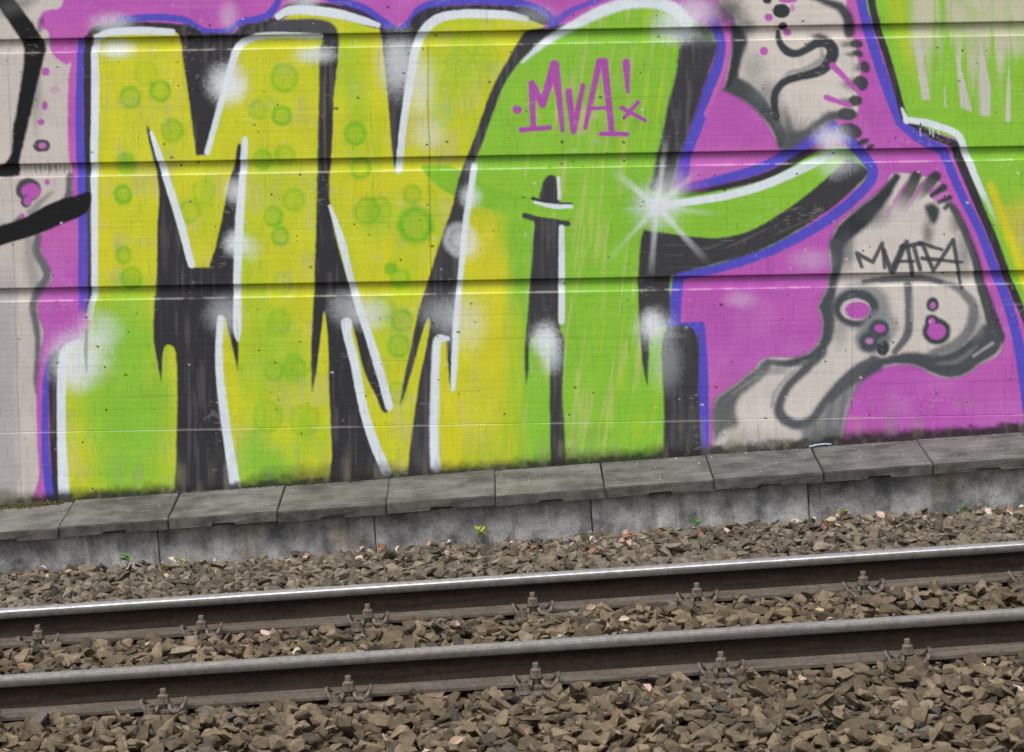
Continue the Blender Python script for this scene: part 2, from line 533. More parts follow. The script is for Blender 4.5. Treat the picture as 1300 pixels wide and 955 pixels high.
BARE = lin(205, 197, 191); GREYP = lin(183, 179, 183)
PURPLE = lin(190, 92, 186); PINK = lin(207, 110, 184); BLUE = lin(88, 80, 200)
BLACK = lin(50, 49, 55); INK = lin(9, 12, 17); GREYB = lin(78, 84, 92); MIDG = lin(120, 124, 130)
YEL = lin(209, 212, 44); GRN = lin(142, 200, 58); YG = lin(178, 208, 34); WHITE = lin(226, 236, 246); RING = lin(110, 188, 28)
# labels
BK, LM, LV, LA, LR, UB, LB, T1_, T2_, SW = 1, 2, 3, 4, 5, 6, 7, 8, 9, 10

# --- bare, buff washed concrete with greyer patches
x, y = PX, PY
COL[:] = BARE
v = n2(x / 120, y / 160, 1) + 0.5 * n2(x / 40, y / 60, 2)
al = 0.5 * smooth(-0.2, 0.9, v)
COL[:] = COL * (1 - al[..., None]) + GREYP * al[..., None]
al = 0.75 * smooth(30, 14, x + 6 * n2(x / 20, y / 30, 4)) * smooth(330, 380, y + 25 * n2(x / 15, y / 18, 6))
COL[:] = COL * (1 - al[..., None]) + lin(172, 168, 174) * al[..., None]

# --- purple ground of the piece
area([(89, -20), (78, 8), (62, 13), (52, 18), (53, 34), (62, 42), (63, 62), (72, 74), (84, 82), (90, 80), (87, 100), (86, 150), (87, 190), (90, 215), (90, 246),
      (70, 284), (50, 300), (52, 318), (58, 334), (66, 352), (57, 365), (49, 376), (48, 400), (55, 421), (51, 445), (46, 480), (47, 550), (50, 600), (52, 660), (200, 680, 1), (1700, 620, 1), (1700, -120, 1), (700, -130), (300, -60), (150, -45)],
     PURPLE, BK, 2.0)
win = window(40, -130, 1700, 660)
x = PX[win]; y = PY[win]
al = 0.30 * smooth(0.0, 0.9, n2(x / 60, y / 40, 51) + 0.4 * n2(x / 18, y / 14, 52)) * (LAB[win] == BK)
put(win, al, lin(204, 128, 202))
al = 0.45 * smooth(0.1, 0.9, n2(x / 90, y / 50, 53)) * (LAB[win] == BK)
put(win, al, PINK)

# --- letter fills
Mp = [(118, 58), (128, 42), (222, 40), (230, 44, 1), (241, 127), (251, 196, 1), (262, 196, 1), (283, 119), (300, 64), (318, 49), (345, 44), (412, 46, 1), (412, 300), (402, 450), (422, 545), (424, 650, 1), (82, 660, 1), (76, 560), (76, 480), (84, 444), (104, 432), (116, 385), (118, 200)]
Vp = [(412, 60, 1), (405, 30), (352, 24, 1), (376, 9), (440, 17), (480, 34), (486, 63), (493, 122), (500, 212, 1), (510, 205, 1), (523, 84), (532, 48), (556, 22), (600, 14), (650, 16), (694, 28, 1), (682, 45), (660, 80), (632, 125), (597, 235), (576, 305), (545, 400), (548, 440, 1), (549, 640, 1), (424, 650, 1), (420, 545), (402, 450), (412, 300)]
Ap = [(648, 88), (668, 68), (700, 48), (760, 14), (800, 2), (850, 8), (905, 42), (906, 62), (890, 110), (866, 190), (852, 240, 1), (900, 243), (970, 228), (1060, 186), (1104, 216), (1060, 258), (970, 318), (858, 350, 1), (850, 405, 1), (884, 424, 1), (888, 640, 1), (545, 650, 1), (548, 432, 1), (578, 410), (590, 285), (604, 200), (626, 130)]
area(Mp, YEL, LM, 1.5); area(Vp, YEL, LV, 1.5); area(Ap, GRN, LA, 1.5)
# thin spots where the concrete shows through the yellow
win = window(75, -10, 640, 650)
x = PX[win]; y = PY[win]
mv = np.isin(LAB[win], (LM, LV))
put(win, 0.42 * mv * smooth(0.15, 0.95, n2(x / 30, y / 22, 61) + 0.55 * n2(x / 5, y / 40, 62) + 0.2 * n2(x / 2, y / 3, 60)), lin(196, 190, 130))
put(win, 0.75 * mv * smooth(0.05, 0.8, n2(x / 24, y / 90, 63) + 0.35 * n2(x / 6, y / 60, 64) - 0.15 + 0.3 * smooth(320, 440, x)), lin(186, 208, 36))
put(win, 0.35 * mv * smooth(0.2, 0.9, n2(x / 14, y / 120, 65)), lin(228, 216, 30))
# green mist in M and V
MV = (LM, LV)
for (gx, gy, rx, ry, a) in [(165, 450, 62, 80, 1.1), (160, 540, 66, 95, 1.15), (150, 600, 60, 50, .9), (205, 500, 26, 70, .8), (345, 600, 60, 46, 1.1), (320, 570, 26, 40, .9), (365, 455, 40, 60, .45), (325, 380, 22, 60, .45), (495, 275, 60, 40, .35), (560, 90, 50, 60, .35), (350, 110, 40, 50, .3), (440, 80, 24, 60, .35), (160, 420, 70, 75, 0.95), (140, 510, 80, 110, 1.0), (185, 540, 60, 90, 0.95), (130, 400, 40, 45, 0.7), (180, 610, 90, 60, 0.8), (165, 375, 45, 40, 0.6),
                            (330, 590, 60, 60, 0.85), (390, 560, 40, 40, 0.45), (325, 470, 40, 80, 0.45), (350, 415, 45, 50, 0.5), (320, 310, 30, 70, 0.35), (355, 250, 60, 60, 0.3), (160, 208, 18, 26, 0.6),
                            (475, 280, 40, 40, 0.35), (530, 285, 34, 36, 0.5), (600, 80, 55, 50, 0.45), (575, 120, 50, 60, 0.3), (480, 410, 50, 50, 0.3), (505, 440, 40, 50, 0.35), (450, 130, 30, 60, 0.35),
                            (420, 330, 40, 90, 0.3), (445, 180, 30, 50, 0.25), (340, 205, 40, 30, 0.45), (370, 470, 60, 60, 0.35), (350, 530, 70, 30, 0.35)]:
    glow(gx, gy, rx, ry, GRN, a * 0.85, 0.1, MV)
# yellow fading into the A from the left
win = window(540, 200, 700, 650)
x = PX[win]; y = PY[win]
mA = LAB[win] == LA
ed = x + 10 * n2(x / 10, y / 70, 71) - 0.05 * (y - 400)
put(win, mA * smooth(668, 628, ed) * smooth(215, 300, y), lin(214, 212, 40))
put(win, mA * 0.5 * smooth(640, 590, ed) * smooth(250, 400, y) * smooth(-0.2, 0.8, n2(x / 9, y / 40, 72)), lin(205, 200, 110))
# thin, brushed greens: buff and yellow streaks in the A
win = window(600, 0, 1110, 650)
x = PX[win]; y = PY[win]
mA = LAB[win] == LA
sx = x + 0.12 * (y - 300)
put(win, 0.62 * mA * smooth(0.35, 0.95, n2(sx / 7, y / 75, 73) + 0.4 * n2(sx / 2.5, y / 30, 74)) * smooth(560, 380, np.abs(y - 330) + 40) * smooth(150, 60, np.abs(x - 745)), lin(196, 202, 120))
put(win, 0.7 * mA * smooth(0.4, 0.95, n2(sx / 6, y / 60, 75)) * smooth(70, 20, np.abs(x - 835 + 0.15 * (y - 120))) * smooth(230, 160, y), lin(186, 212, 30))
put(win, 0.6 * mA * smooth(0.45, 0.95, n2(sx / 5, y / 60, 76)) * smooth(70, 30, np.abs(x - 795)) * smooth(330, 400, y), lin(180, 208, 30))
put(win, 0.55 * mA * smooth(-0.1, 0.8, n2(x / 14, y / 16, 77) + 0.5 * n2(x / 5, y / 22, 78)) * smooth(1.0, 0.3, np.hypot((x - 748) / 70, (y - 125) / 85)), lin(190, 186, 130))
put(win, 0.5 * mA * smooth(0.1, 0.9, n2(x / 10, y / 12, 79)) * smooth(1.0, 0.2, np.hypot((x - 745) / 40, (y - 180) / 26)), lin(205, 196, 160))
put(win, 0.35 * mA * smooth(0.0, 0.9, n2(x / 50, y / 60, 80)), lin(126, 190, 48))
# green leaf shaped sweep across the V
area([(535, 214), (545, 210), (572, 211), (600, 226), (640, 243), (700, 258), (720, 268), (640, 268), (598, 258), (560, 240)], lin(132, 194, 48), None, 1.5, 0.92)
glow(655, 262, 60, 16, GRN, 0.8, 0.2, (LA,))

# --- ring dots
for (cx, cy, r, a) in [(185, 93, 16, .35), (166, 123, 13, .75), (203, 116, 13, .8), (219, 166, 14, .75), (160, 208, 13, .4), (156, 247, 11, .8), (157, 324, 10, .75), (167, 353, 14, .65),
                       (259, 243, 15, .35), (241, 268, 14, .55), (327, 140, 11, .5), (361, 99, 18, .6), (335, 137, 15, .3), (358, 147, 12, .75), (333, 203, 12, .6), (362, 197, 12, .5), (451, 170, 14, .7), (458, 214, 13, .65),
                       (561, 146, 13, .4), (584, 79, 18, .25), (617, 71, 18, .25), (373, 254, 14, .55), (347, 275, 12, .7), (356, 300, 11, .75), (466, 268, 17, .65), (482, 266, 16, .4), (524, 247, 11, .55),
                       (508, 354, 12, .55), (358, 362, 14, .3), (355, 408, 15, .4), (487, 391, 14, .5), (510, 407, 14, .65), (506, 439, 14, .65), (373, 464, 15, .4), (348, 471, 12, .6), (375, 470, 15, .4), (340, 529, 20, .4), (387, 534, 20, .4), (505, 499, 13, .45)]:
    ring(cx, cy, r, RING if cx != 561 else lin(130, 205, 130), a)
ring(528, 286, 22, RING, .8, 9, .35)
glow(496, 341, 11, 11, RING, .8, .5); glow(160, 205, 14, 16, RING, .5, .3)

# --- blue outlines on the purple ground
def bl(P, wd, **k): stroke(P, wd, BLUE, BK, **k)
bl([(102, 52), (101.5, 100), (101, 150), (103, 200), (106, 260), (106, 375), (104, 398)], [8, 9.5, 11, 13, 14, 14, 8], fade=[1, 1, 1, 1, 1, .9, .2])
bl([(61, 452), (58, 490), (57, 550), (60, 600), (66, 632)], [3, 8, 9, 11, 14])
bl([(152, 26), (193, 22), (232, 25), (250, 35), (264, 40), (290, 39), (306, 28), (322, 25), (338, 21), (350, 8), (356, -8)], [9, 9, 9, 8, 8, 8, 8, 9, 10, 9, 7])
bl([(386, -12), (430, 1), (462, 12), (487, 29), (506, 40)], [9, 10, 12, 11, 8])
bl([(506, 40), (520, 28), (534, 12), (558, 4), (600, 1), (648, 3), (676, 9), (694, 20), (702, 30)], [8, 9, 11, 11, 10, 11, 10, 13, 14])
bl([(702, 30), (725, 14), (750, 4), (776, -8)], [11, 8, 7, 6], a=.85)
bl([(900, 20), (910, 35), (914, 50), (914, 68), (911, 85), (901, 110), (891, 142), (883, 165), (873, 190), (866, 221), (860, 240)], [10, 14, 13, 13, 14, 15, 15, 15, 15, 16, 12], fade=[.3, 1, 1, 1, 1, 1, 1, 1, 1, .8, .1])
bl([(864, 240), (905, 231), (970, 212), (1022, 183), (1052, 166)], [10, 12, 13, 16, 14], fade=[.4, 1, 1, 1, .7])
bl([(1056, 160), (1082, 182), (1108, 217), (1092, 245), (1052, 278), (1008, 304), (970, 322), (914, 340), (862, 351)], [14, 14, 14, 13, 13, 13, 12, 12, 10])
bl([(862, 351), (858, 380), (857, 405)], [14, 15, 15]); bl([(852, 415), (886, 416)], [12, 14]); bl([(889, 414), (892, 460), (893, 520), (893, 580)], [12, 13, 14, 14])
# thin pink edge outside the A
stroke([(916, 30), (925, 48), (924, 66), (918, 92), (908, 116), (896, 146)], 5, PINK, BK, a=.8)

# --- right-hand letter
Rp = [(1100, -130, 1), (1100, 0), (1114, 38), (1134, 96), (1147, 145), (1152, 156, 1), (1214, 177, 1), (1224, 205), (1242, 250), (1264, 306), (1281, 352), (1301, 398), (1340, 480), (1420, 640, 1), (2600, 640, 1), (2600, -130, 1)]
bl([(1090, -20), (1096, 13), (1112, 70), (1130, 122), (1143, 155, 1), (1168, 176), (1198, 191, 1), (1204, 208), (1222, 250), (1244, 293), (1260, 335), (1276, 376), (1290, 423), (1298, 470), (1310, 560)], [13, 13, 13, 13, 13, 13, 12, 11, 11, 11, 12, 13, 13, 13, 13])
area(Rp, GRN, LR, 1.6)
stroke([(1104, -20), (1110, 20), (1130, 85), (1148, 150, 1), (1182, 171), (1213, 184, 1), (1219, 204), (1238, 250), (1262, 306), (1279, 352), (1299, 398), (1330, 470), (1390, 600)], [10, 10, 9, 8, 9, 10, 12, 11, 11, 10, 9, 9, 9], BLACK, LR, 1.5, streak=.3)
win = window(1105, -130, 1700, 640)
x = PX[win]; y = PY[win]
mR = (LAB[win] == LR)
inn = mR * smooth(8, 22, x - np.interp(y, [-130, 0, 96, 150, 178, 205, 306, 398, 640], [1108, 1108, 1138, 1152, 1222, 1228, 1268, 1305, 1430]))
put(win, 0.7 * inn * smooth(26, 8, np.abs(x - 1140 - 0.1 * y)) * smooth(125, 60, y), lin(190, 206, 40))
st_ = n2(x / 9, y / 120, 91) + 0.45 * n2(x / 3.5, y / 70, 92)
put(win, 0.9 * inn * smooth(-0.25, 0.6, st_ + 1.2 * smooth(120, 10, y) - 0.30) * smooth(160, 60, y) * smooth(1145, 1165, x), lin(205, 200, 178))
put(win, 0.4 * inn * smooth(0.1, 0.8, n2(x / 16, y / 18, 93)) * smooth(240, 150, y), lin(150, 196, 70))
put(win, 0.9 * inn * smooth(240, 290, y + 0.25 * (x - 1260) + 10 * n2(x / 12, y / 12, 94)), lin(204, 200, 70))
put(win, 0.5 * inn * smooth(250, 300, y) * smooth(0, 0.9, n2(x / 8, y / 70, 95) + 0.4 * n2(x / 20, y / 16, 96)), lin(190, 186, 130))
stroke([(1258, 236), (1275, 285), (1292, 330), (1312, 390)], [10, 11, 11, 11], lin(224, 212, 32), None, 4, .8, clip=(LR,))
for tri in ([(1159, 49), (1168, 49), (1181, 127), (1171, 127)], [(1213, 68), (1216, 68), (1234, 142), (1220, 137)], [(1243, 50), (1245, 50), (1258, 110), (1257, 149), (1244, 146)], [(1280, 84), (1282, 84), (1283, 155), (1276, 155)], [(1199, 110), (1200, 110), (1202, 140), (1199, 132)]):
    area(tri, lin(206, 200, 193), None, 1.0, .95, False)
stroke([(1145, 138), (1151, 154)], [3, 7], WHITE, LR)
stroke([(1150, 152), (1180, 157), (1213, 169), (1221, 180, 1), (1230, 204), (1244, 238), (1256, 262), (1266, 285)], [7, 9, 9, 8, 9, 8, 6, 3], WHITE, LR, fade=[1, 1, 1, 1, 1, 1, .9, .5, .1])
for dx in (1168, 1180, 1184, 1191):
    stroke([(dx, 163), (dx + 1, 170 + dx % 5)], 1.2, WHITE, None, .8, .8)

# --- upper pale rock shape
DK = lin(58, 63, 68)
area([(905, -60), (912, 0), (932, 24), (930, 60), (919, 113, 1), (935, 121), (957, 136), (972, 154), (990, 187, 1), (1030, 168), (1062, 150), (1086, 150), (1090, 120), (1092, 95), (1088, 70), (1082, 40), (1074, 8), (1060, -60)], lin(216, 208, 201), UB, 2.0)
glow(925, 14, 34, 30, lin(70, 76, 80), .85, .15); glow(946, 34, 22, 22, lin(90, 94, 96), .7, .1, (UB,))
area([(929, 30), (946, 40), (949, 54), (943, 73), (938, 96), (946, 102), (960, 113), (978, 134), (988, 150), (1002, 174), (1006, 186), (989, 189), (982, 170), (970, 152), (953, 135), (932, 122), (917, 115, 1), (924, 98), (929, 74), (930, 50)], lin(72, 78, 83), UB, 3.5)
glow(972, 118, 30, 26, lin(110, 114, 116), .65, .05, (UB,)); glow(958, 86, 26, 34, lin(150, 150, 150), .6, .05, (UB,)); glow(990, 152, 20, 34, lin(100, 104, 108), .7, .1, (UB,))
area([(931, 40), (944, 46), (940, 72), (932, 100), (922, 112), (924, 96), (929, 70)], lin(50, 55, 59), UB, 3)
for (ex, ey, w_) in [(1000, 130, 8), (1006, 138, 6), (1014, 134, 5), (1022, 140, 5), (1032, 138, 5), (1040, 144, 6), (996, 128, 8)]:
    stroke([(1001, 184), ((1001 + ex) / 2 + 1, (184 + ey) / 2 + 2), (ex, ey)], [10, w_, 1], lin(92, 96, 100), None, 3, .8, clip=(UB,), fade=[1, .7, .05])
area([(1003, 172), (1022, 164), (1046, 146), (1066, 142), (1070, 150), (1056, 154), (1030, 172), (1004, 190)], lin(84, 90, 94), UB, 4, .95)
stroke([(1030, -4), (1050, 3), (1066, 9), (1076, 23), (1079, 42)], [6, 9, 12, 14, 14], DK, UB, 3.5, .97)
stroke([(988, 40), (990, 54), (999, 65), (1011, 68), (1024, 63), (1035, 56), (1049, 54), (1057, 64), (1053, 78), (1039, 91), (1016, 97), (996, 104), (985, 117), (983, 134), (986, 149)], [5, 9, 11, 10, 10, 12, 14, 16, 16, 13, 11, 10, 10, 10, 9], DK, UB, 1.8)
stroke([(1043, 64), (1043, 75), (1026, 86), (1003, 92), (994, 99)], [4, 7, 6, 4, 2], lin(146, 146, 146), UB, 2, .85)
glow(1041, 46, 16, 6, lin(60, 62, 64), .85, .2, (UB,))
for (cx, cy, rx, ry, t) in [(1087, 55.5, 9, 5.5, .1), (1089, 68, 7, 4.5, .3), (1098, 85, 6, 8, -.4), (1092, 106, 10, 10, .2), (1086, 128, 9, 7, -.1), (1076, 145, 13, 8, .1), (1080, 166, 15, 9, .35), (1096, 180, 8, 4, -.4), (1105, 187, 6, 3.5, -.5)]:
    c_, s_ = math.cos(t), math.sin(t)
    area([(cx + rx * math.cos(q) * c_ - ry * math.sin(q) * s_, cy + rx * math.cos(q) * s_ + ry * math.sin(q) * c_) for q in np.linspace(0, 6.28, 11)[:-1]], lin(56, 62, 66), UB, 2, .95)
    if cy < 160: glow(cx - rx * 1.2, cy + 1, rx * 1.8, ry * 1.2, lin(80, 84, 88), .75, .05, (UB,))
for (cx, cy, rx, ry, c_) in [(992, 14, 11, 9, lin(50, 56, 60)), (994, 33, 6, 5, lin(36, 40, 44)), (976, 22, 5.5, 5, PURPLE), (1000, 41, 5, 5, PURPLE), (970, 65, 5.5, 5.5, PURPLE), (974, 0, 6, 5, lin(50, 54, 60)), (1000, 1, 12, 3, PURPLE), (1006, 10, 3, 5, lin(206, 140, 196))]:
    area([(cx + rx * math.cos(q), cy + ry * math.sin(q)) for q in np.linspace(0, 6.28, 11)[:-1]], c_, UB, 1.2)
stroke([(1057, 83), (1091, 118)], [8, 6], PURPLE, UB, 1.4); stroke([(1049, 124), (1079, 134)], [7, 6], PURPLE, UB, 1.4)

# --- lower pale rock shape
area([(1137, 220), (1122, 238), (1097, 258), (1064, 286), (1053, 316), (1055, 342), (1049, 368), (1038, 389, 1), (1044, 407), (1042, 428), (1031, 445), (1009, 454), (978, 454), (966, 458), (958, 468), (934, 488), (910, 506), (906, 530), (903, 640, 1), (1068, 640, 1), (1070, 552), (1075, 525), (1083, 500), (1094, 482), (1123, 466), (1152, 463), (1168, 467), (1188, 477), (1209, 480), (1229, 474), (1245, 462), (1264, 453), (1272, 440), (1267, 423), (1259, 403), (1252, 372), (1239, 329), (1224, 291), (1209, 258), (1198, 240), (1186, 228)], lin(214, 207, 201), LB, 1.8)
def gs(P, wd, a=.95, soft=3.5, c=GREYB, **k): stroke(P, wd, c, LB, soft, a, **k)
# heavy dark on the upper left flank, fading inward
area([(1140, 223), (1122, 238), (1097, 258), (1064, 287), (1054, 312), (1066, 318), (1078, 306), (1100, 288), (1120, 264), (1132, 246)], lin(50, 55, 59), LB, 4)
glow(1110, 272, 34, 26, lin(70, 74, 78), .6, .1, (LB,)); glow(1074, 316, 18, 40, lin(80, 84, 88), .75, .1, (LB,))
area([(1053, 306), (1068, 306), (1071, 325), (1068, 346), (1062, 370), (1061, 391), (1060, 412), (1056, 432), (1044, 450), (1028, 458), (1006, 464), (978, 463), (970, 466), (1009, 454), (1031, 445), (1042, 428), (1044, 407), (1038, 389, 1), (1049, 368), (1055, 342)], lin(76, 82, 88), LB, 3.5)
glow(1066, 420, 16, 40, lin(130, 132, 136), .5, .05, (LB,))
for (p, q, w_) in [((1138, 225), (1108, 262), 12), ((1163, 224), (1140, 268), 17), ((1188, 224), (1160, 254), 17)]:
    stroke([p, ((p[0] + q[0]) / 2, (p[1] + q[1]) / 2), q], [w_ * .8, w_, w_ * .7], lin(54, 59, 63), LB, 2.5, .97, fade=[1, .85, .05])
stroke([(1150, 232), (1124, 276)], [3, 6], PURPLE, BK, 1.4, .85, fade=[1, .8, .2]); stroke([(1174, 231), (1150, 268)], [3, 4], PURPLE, BK, 1.2, .85, fade=[1, .9, .3])
area([(1180, 242), (1200, 232), (1214, 246), (1208, 258), (1188, 256)], PURPLE, BK, 2, .85)
stroke([(1183, 248), (1198, 238)], [6, 9], DK, LB, 2); stroke([(1192, 257), (1206, 251)], [5, 7], DK, LB, 2)
area([(1174, 262), (1186, 259), (1193, 268), (1188, 284), (1180, 280)], lin(62, 68, 72), LB, 4); glow(1178, 296, 12, 28, lin(90, 94, 98), .75, .1, (LB,))
gs([(1200, 264), (1208, 262), (1225, 294), (1239, 332), (1246, 363), (1256, 394), (1266, 428)], [6, 9, 10, 11, 13, 16, 20], c=lin(58, 64, 68), soft=2.5)
glow(1224, 322, 16, 46, lin(100, 104, 108), .6, .05, (LB,)); glow(1214, 282, 14, 24, lin(90, 94, 98), .65, .1, (LB,))
# left slope and inner loop
area([(906, 512), (934, 488), (960, 467), (968, 458), (978, 460), (974, 474), (956, 490), (938, 506), (934, 524), (936, 540), (918, 548), (906, 560)], lin(84, 89, 95), LB, 5, .95)
stroke([(930, 500), (950, 486), (970, 472)], [2, 4, 2], lin(150, 150, 152), None, 2.5, .7); stroke([(918, 512), (940, 494)], 2, lin(120, 122, 126), None, 2, .6)
gs([(975, 459), (1000, 462), (1020, 460)], [8, 9, 6], .9, 3); glow(985, 470, 30, 10, lin(120, 122, 126), .6, .1, (LB,))
gs([(1044, 448), (1022, 469), (1001, 490), (990, 511), (990, 525), (1000, 535), (1015, 539), (1032, 532), (1045, 515), (1066, 493), (1088, 475), (1110, 462)], [12, 12, 11, 12, 14, 14, 13, 12, 13, 18, 22, 22], soft=3.5, c=lin(74, 80, 87))
stroke([(1020, 460), (1000, 478), (984, 498), (980, 516)], [2, 3, 4, 5], lin(140, 142, 146), None, 2.5, .75)
area([(1034, 536), (1048, 518), (1068, 500), (1086, 488), (1094, 482), (1084, 502), (1076, 524), (1071, 552), (1069, 600), (1034, 600), (1016, 546)], lin(106, 111, 117), LB, 6, .85)
for k_ in range(5):
    stroke([(1072 - k_ * 7, 500 + k_ * 4), (1066 - k_ * 8, 540)], [2, 3], lin(140, 144, 148) if k_ % 2 else lin(84, 88, 94), None, 2.5, .5)
glow(960, 556, 70, 16, lin(170, 167, 160), .5, .1, (LB,))
# chin
area([(1094, 482), (1103, 464), (1124, 453), (1157, 447), (1188, 450), (1211, 445), (1234, 428), (1250, 412), (1268, 424), (1271, 440), (1262, 452), (1244, 462), (1229, 474), (1209, 480), (1188, 476), (1168, 467), (1152, 463), (1123, 465)], lin(76, 81, 87), LB, 3.5)
stroke([(1190, 462), (1216, 458), (1240, 440)], [3, 6, 4], lin(128, 130, 134), None, 3, .7); stroke([(1236, 452), (1260, 436)], [3, 4], lin(196, 190, 188), None, 2, .7)
glow(1240, 410, 16, 30, lin(150, 150, 152), .6, .1, (LB,))
gs([(1188, 357), (1208, 362), (1225, 374), (1236, 391), (1231, 418), (1212, 438), (1183, 449)], [5, 8, 11, 13, 14, 14, 10], .85, 3.5, lin(100, 105, 110))
# rings and holes
def el(cx, cy, rx, ry, c, lab=LB, soft=1.5, a=1.0): area([(cx + rx * math.cos(q), cy + ry * math.sin(q)) for q in np.linspace(0, 6.28, 13)[:-1]], c, lab, soft, a)
el(1094, 389, 36, 30, lin(130, 134, 138), soft=6, a=.8); el(1087, 391, 29, 24, lin(74, 80, 86), soft=3); el(1086, 393, 19, 14, lin(204, 198, 196), soft=2); el(1089, 394, 16, 11, PURPLE)
el(1118, 414, 22, 20, lin(140, 142, 146), soft=6, a=.8); el(1108, 432, 23, 18, lin(110, 114, 120), soft=5, a=.85)
el(1116, 417, 13, 12, lin(74, 80, 86), soft=2.5); el(1117, 417, 7, 5, PURPLE); el(1104, 434, 13, 13, lin(74, 80, 86), soft=3); el(1104, 433, 5, 4, lin(190, 130, 186)); el(1121, 442, 8, 10, lin(58, 62, 68), soft=2)
gs([(1097, 358), (1130, 355), (1170, 354), (1196, 358)], [5, 9, 9, 6], .9, 2)
gs([(1153, 364), (1154, 392), (1152, 424), (1136, 447)], [11, 10, 11, 8], .9, 2.5); stroke([(1158, 372), (1157, 410)], 3, lin(170, 170, 172), None, 2, .6)
el(1184, 387, 8, 9, lin(62, 66, 72), soft=2); el(1184, 388, 4, 4.5, lin(186, 110, 180))
el(1189, 421, 18, 17, lin(62, 66, 72), soft=2.5); el(1183, 408, 9, 9, lin(62, 66, 72), soft=2); el(1189, 421, 12, 10, PURPLE, soft=2); el(1183, 409, 4.5, 6, PURPLE, soft=1.5)

# --- black letter shadows
def bk(P, lab, **k):
    k.setdefault('soft', 1.7); k.setdefault('streak', .55)
    area(P, BLACK if lab != LA else lin(60, 60, 65), lab, **k)
stroke([(111, 50), (110.5, 100), (111, 160), (112.5, 220), (114, 300), (114, 370), (111, 395)], [10, 9, 9, 8, 5, 5, 5], BLACK, LM, 1.2)
bk([(109, 60), (110, 46), (122, 33), (160, 28), (228, 31), (229, 42), (130, 42), (119, 50), (116, 66), (115, 200), (117, 370), (113, 392), (108, 400), (112, 370), (110, 200)], LM)
bk([(62, 460), (66, 448), (80, 440), (78, 460), (74, 520), (74, 580), (78, 640), (70, 640), (64, 580), (62, 520)], LM)
bk([(226, 32), (246, 34), (256, 42, 1), (297, 42, 1), (308, 32), (330, 28), (346, 24), (345, 44), (318, 52), (302, 64), (284, 118), (263, 197, 1), (249, 197, 1), (240, 127), (230, 60)], LM)
area([(343, 30), (352, 17), (364, 6), (380, 0), (400, 2), (436, 7), (464, 16), (484, 32), (478, 36), (462, 32), (434, 24), (396, 18), (372, 18), (356, 26)], BLACK, LV, 1.6, .95)
area([(345, 28), (400, 24), (424, 32), (430, 50), (427, 62), (407, 62), (405, 48), (345, 44)], lin(74, 76, 82), LM, 2.5, 1.0, streak=.2)
bk([(407, 60), (429, 60), (424, 120), (422, 180), (418, 240), (424, 290), (442, 358), (452, 392), (472, 436), (488, 480), (492, 520), (485, 522), (478, 505), (462, 470), (452, 430), (446, 412), (442, 440), (452, 482), (464, 545), (488, 620), (424, 622), (421, 575), (418, 500), (416, 430), (412, 400, 1), (406, 440), (402, 470), (396, 498, 1), (395, 450), (397, 400), (399, 360), (401, 290), (403, 200), (405, 120)], LV)
stroke([(413, 80), (412, 150), (413, 215)], [1.5, 3, 1.5], lin(120, 118, 90), None, 1.5, .5)
area([(411, 397), (414, 410), (416, 440), (416, 470), (404, 470), (406, 440)], YEL, LV, 1.2)
bk([(482, 34), (490, 36), (515, 36), (524, 22), (540, 12), (560, 8), (600, 6), (650, 8), (676, 12), (694, 24), (690, 32), (650, 18), (590, 15), (556, 20), (536, 36), (528, 60), (518, 105), (511, 150), (506, 200), (502, 217), (498, 190), (492, 122), (486, 62)], LV)
bk([(648, 70), (662, 46), (672, 38), (702, 34), (716, 32), (700, 48), (672, 68), (656, 84), (638, 112), (614, 178), (603, 206), (598, 232), (592, 275), (586, 350), (580, 400), (577, 440), (575, 492), (571, 488), (568, 455), (566, 432), (554, 432), (550, 450), (547, 500), (547, 606), (520, 612), (519, 582), (524, 540), (536, 458), (543, 420), (544, 404, 1), (536, 425), (526, 460), (514, 500), (508, 514, 1), (514, 475), (522, 440), (530, 400), (543, 357), (558, 309), (574, 262), (584, 222), (602, 176), (624, 114)], LA, soft=1.8)
area([(543, 405), (546, 412), (540, 446), (532, 480), (524, 500), (528, 460), (536, 425)], YEL, LV, 1.4)
# M middle
bk([(186, 165), (190, 164), (196, 185), (204, 215), (210, 235), (222, 275), (238, 330), (246, 340, 1), (265, 339, 1), (274, 312), (281, 280), (290, 235), (297, 210), (302, 184), (308, 190), (309, 225), (304, 296), (303, 365), (303, 420), (302, 470, 1), (297, 450), (291, 425), (285, 402), (278, 420), (278, 470), (286, 530), (296, 630), (228, 634), (224, 580), (225, 500), (223, 450), (217, 439), (209, 441), (206, 460), (205, 485, 1), (200, 460), (195, 430), (196, 382), (199, 340), (200, 280), (202, 246), (199, 222)], LM)
area([(284, 410), (289, 425), (298, 465), (303, 490), (298, 570), (288, 520), (283, 465)], YEL, LM, 1.2)
# A counter and legs
bk([(686, 254), (687, 240), (691, 228), (698, 222), (706, 225), (708, 240), (709, 257)], LA)
stroke([(676, 252), (700, 258), (725, 259)], [4, 4, 4], BLACK, LA, 1.2)
stroke([(666, 274), (690, 280), (721, 284)], [7, 8, 7], lin(62, 64, 66), LA, 1.5, streak=.2)
bk([(681, 280), (711, 285), (711, 362), (709, 406), (716, 432), (716, 450), (714, 500), (717, 550), (717, 610), (701, 612), (698, 520), (698, 450), (694, 430), (674, 430), (671, 470), (668, 488, 1), (666, 450), (669, 408), (673, 357), (678, 291)], LA, soft=1.8)
bk([(867, 54), (909, 54), (904, 82), (894, 109), (884, 142), (866, 190), (856, 224), (848, 244), (826, 240), (828, 228), (835, 193), (840, 173), (848, 132), (858, 94)], LA, soft=3, streak=.75)
area([(860, 28), (895, 30), (906, 42), (908, 56), (868, 58), (858, 50)], lin(96, 98, 106), LA, 6, .85)
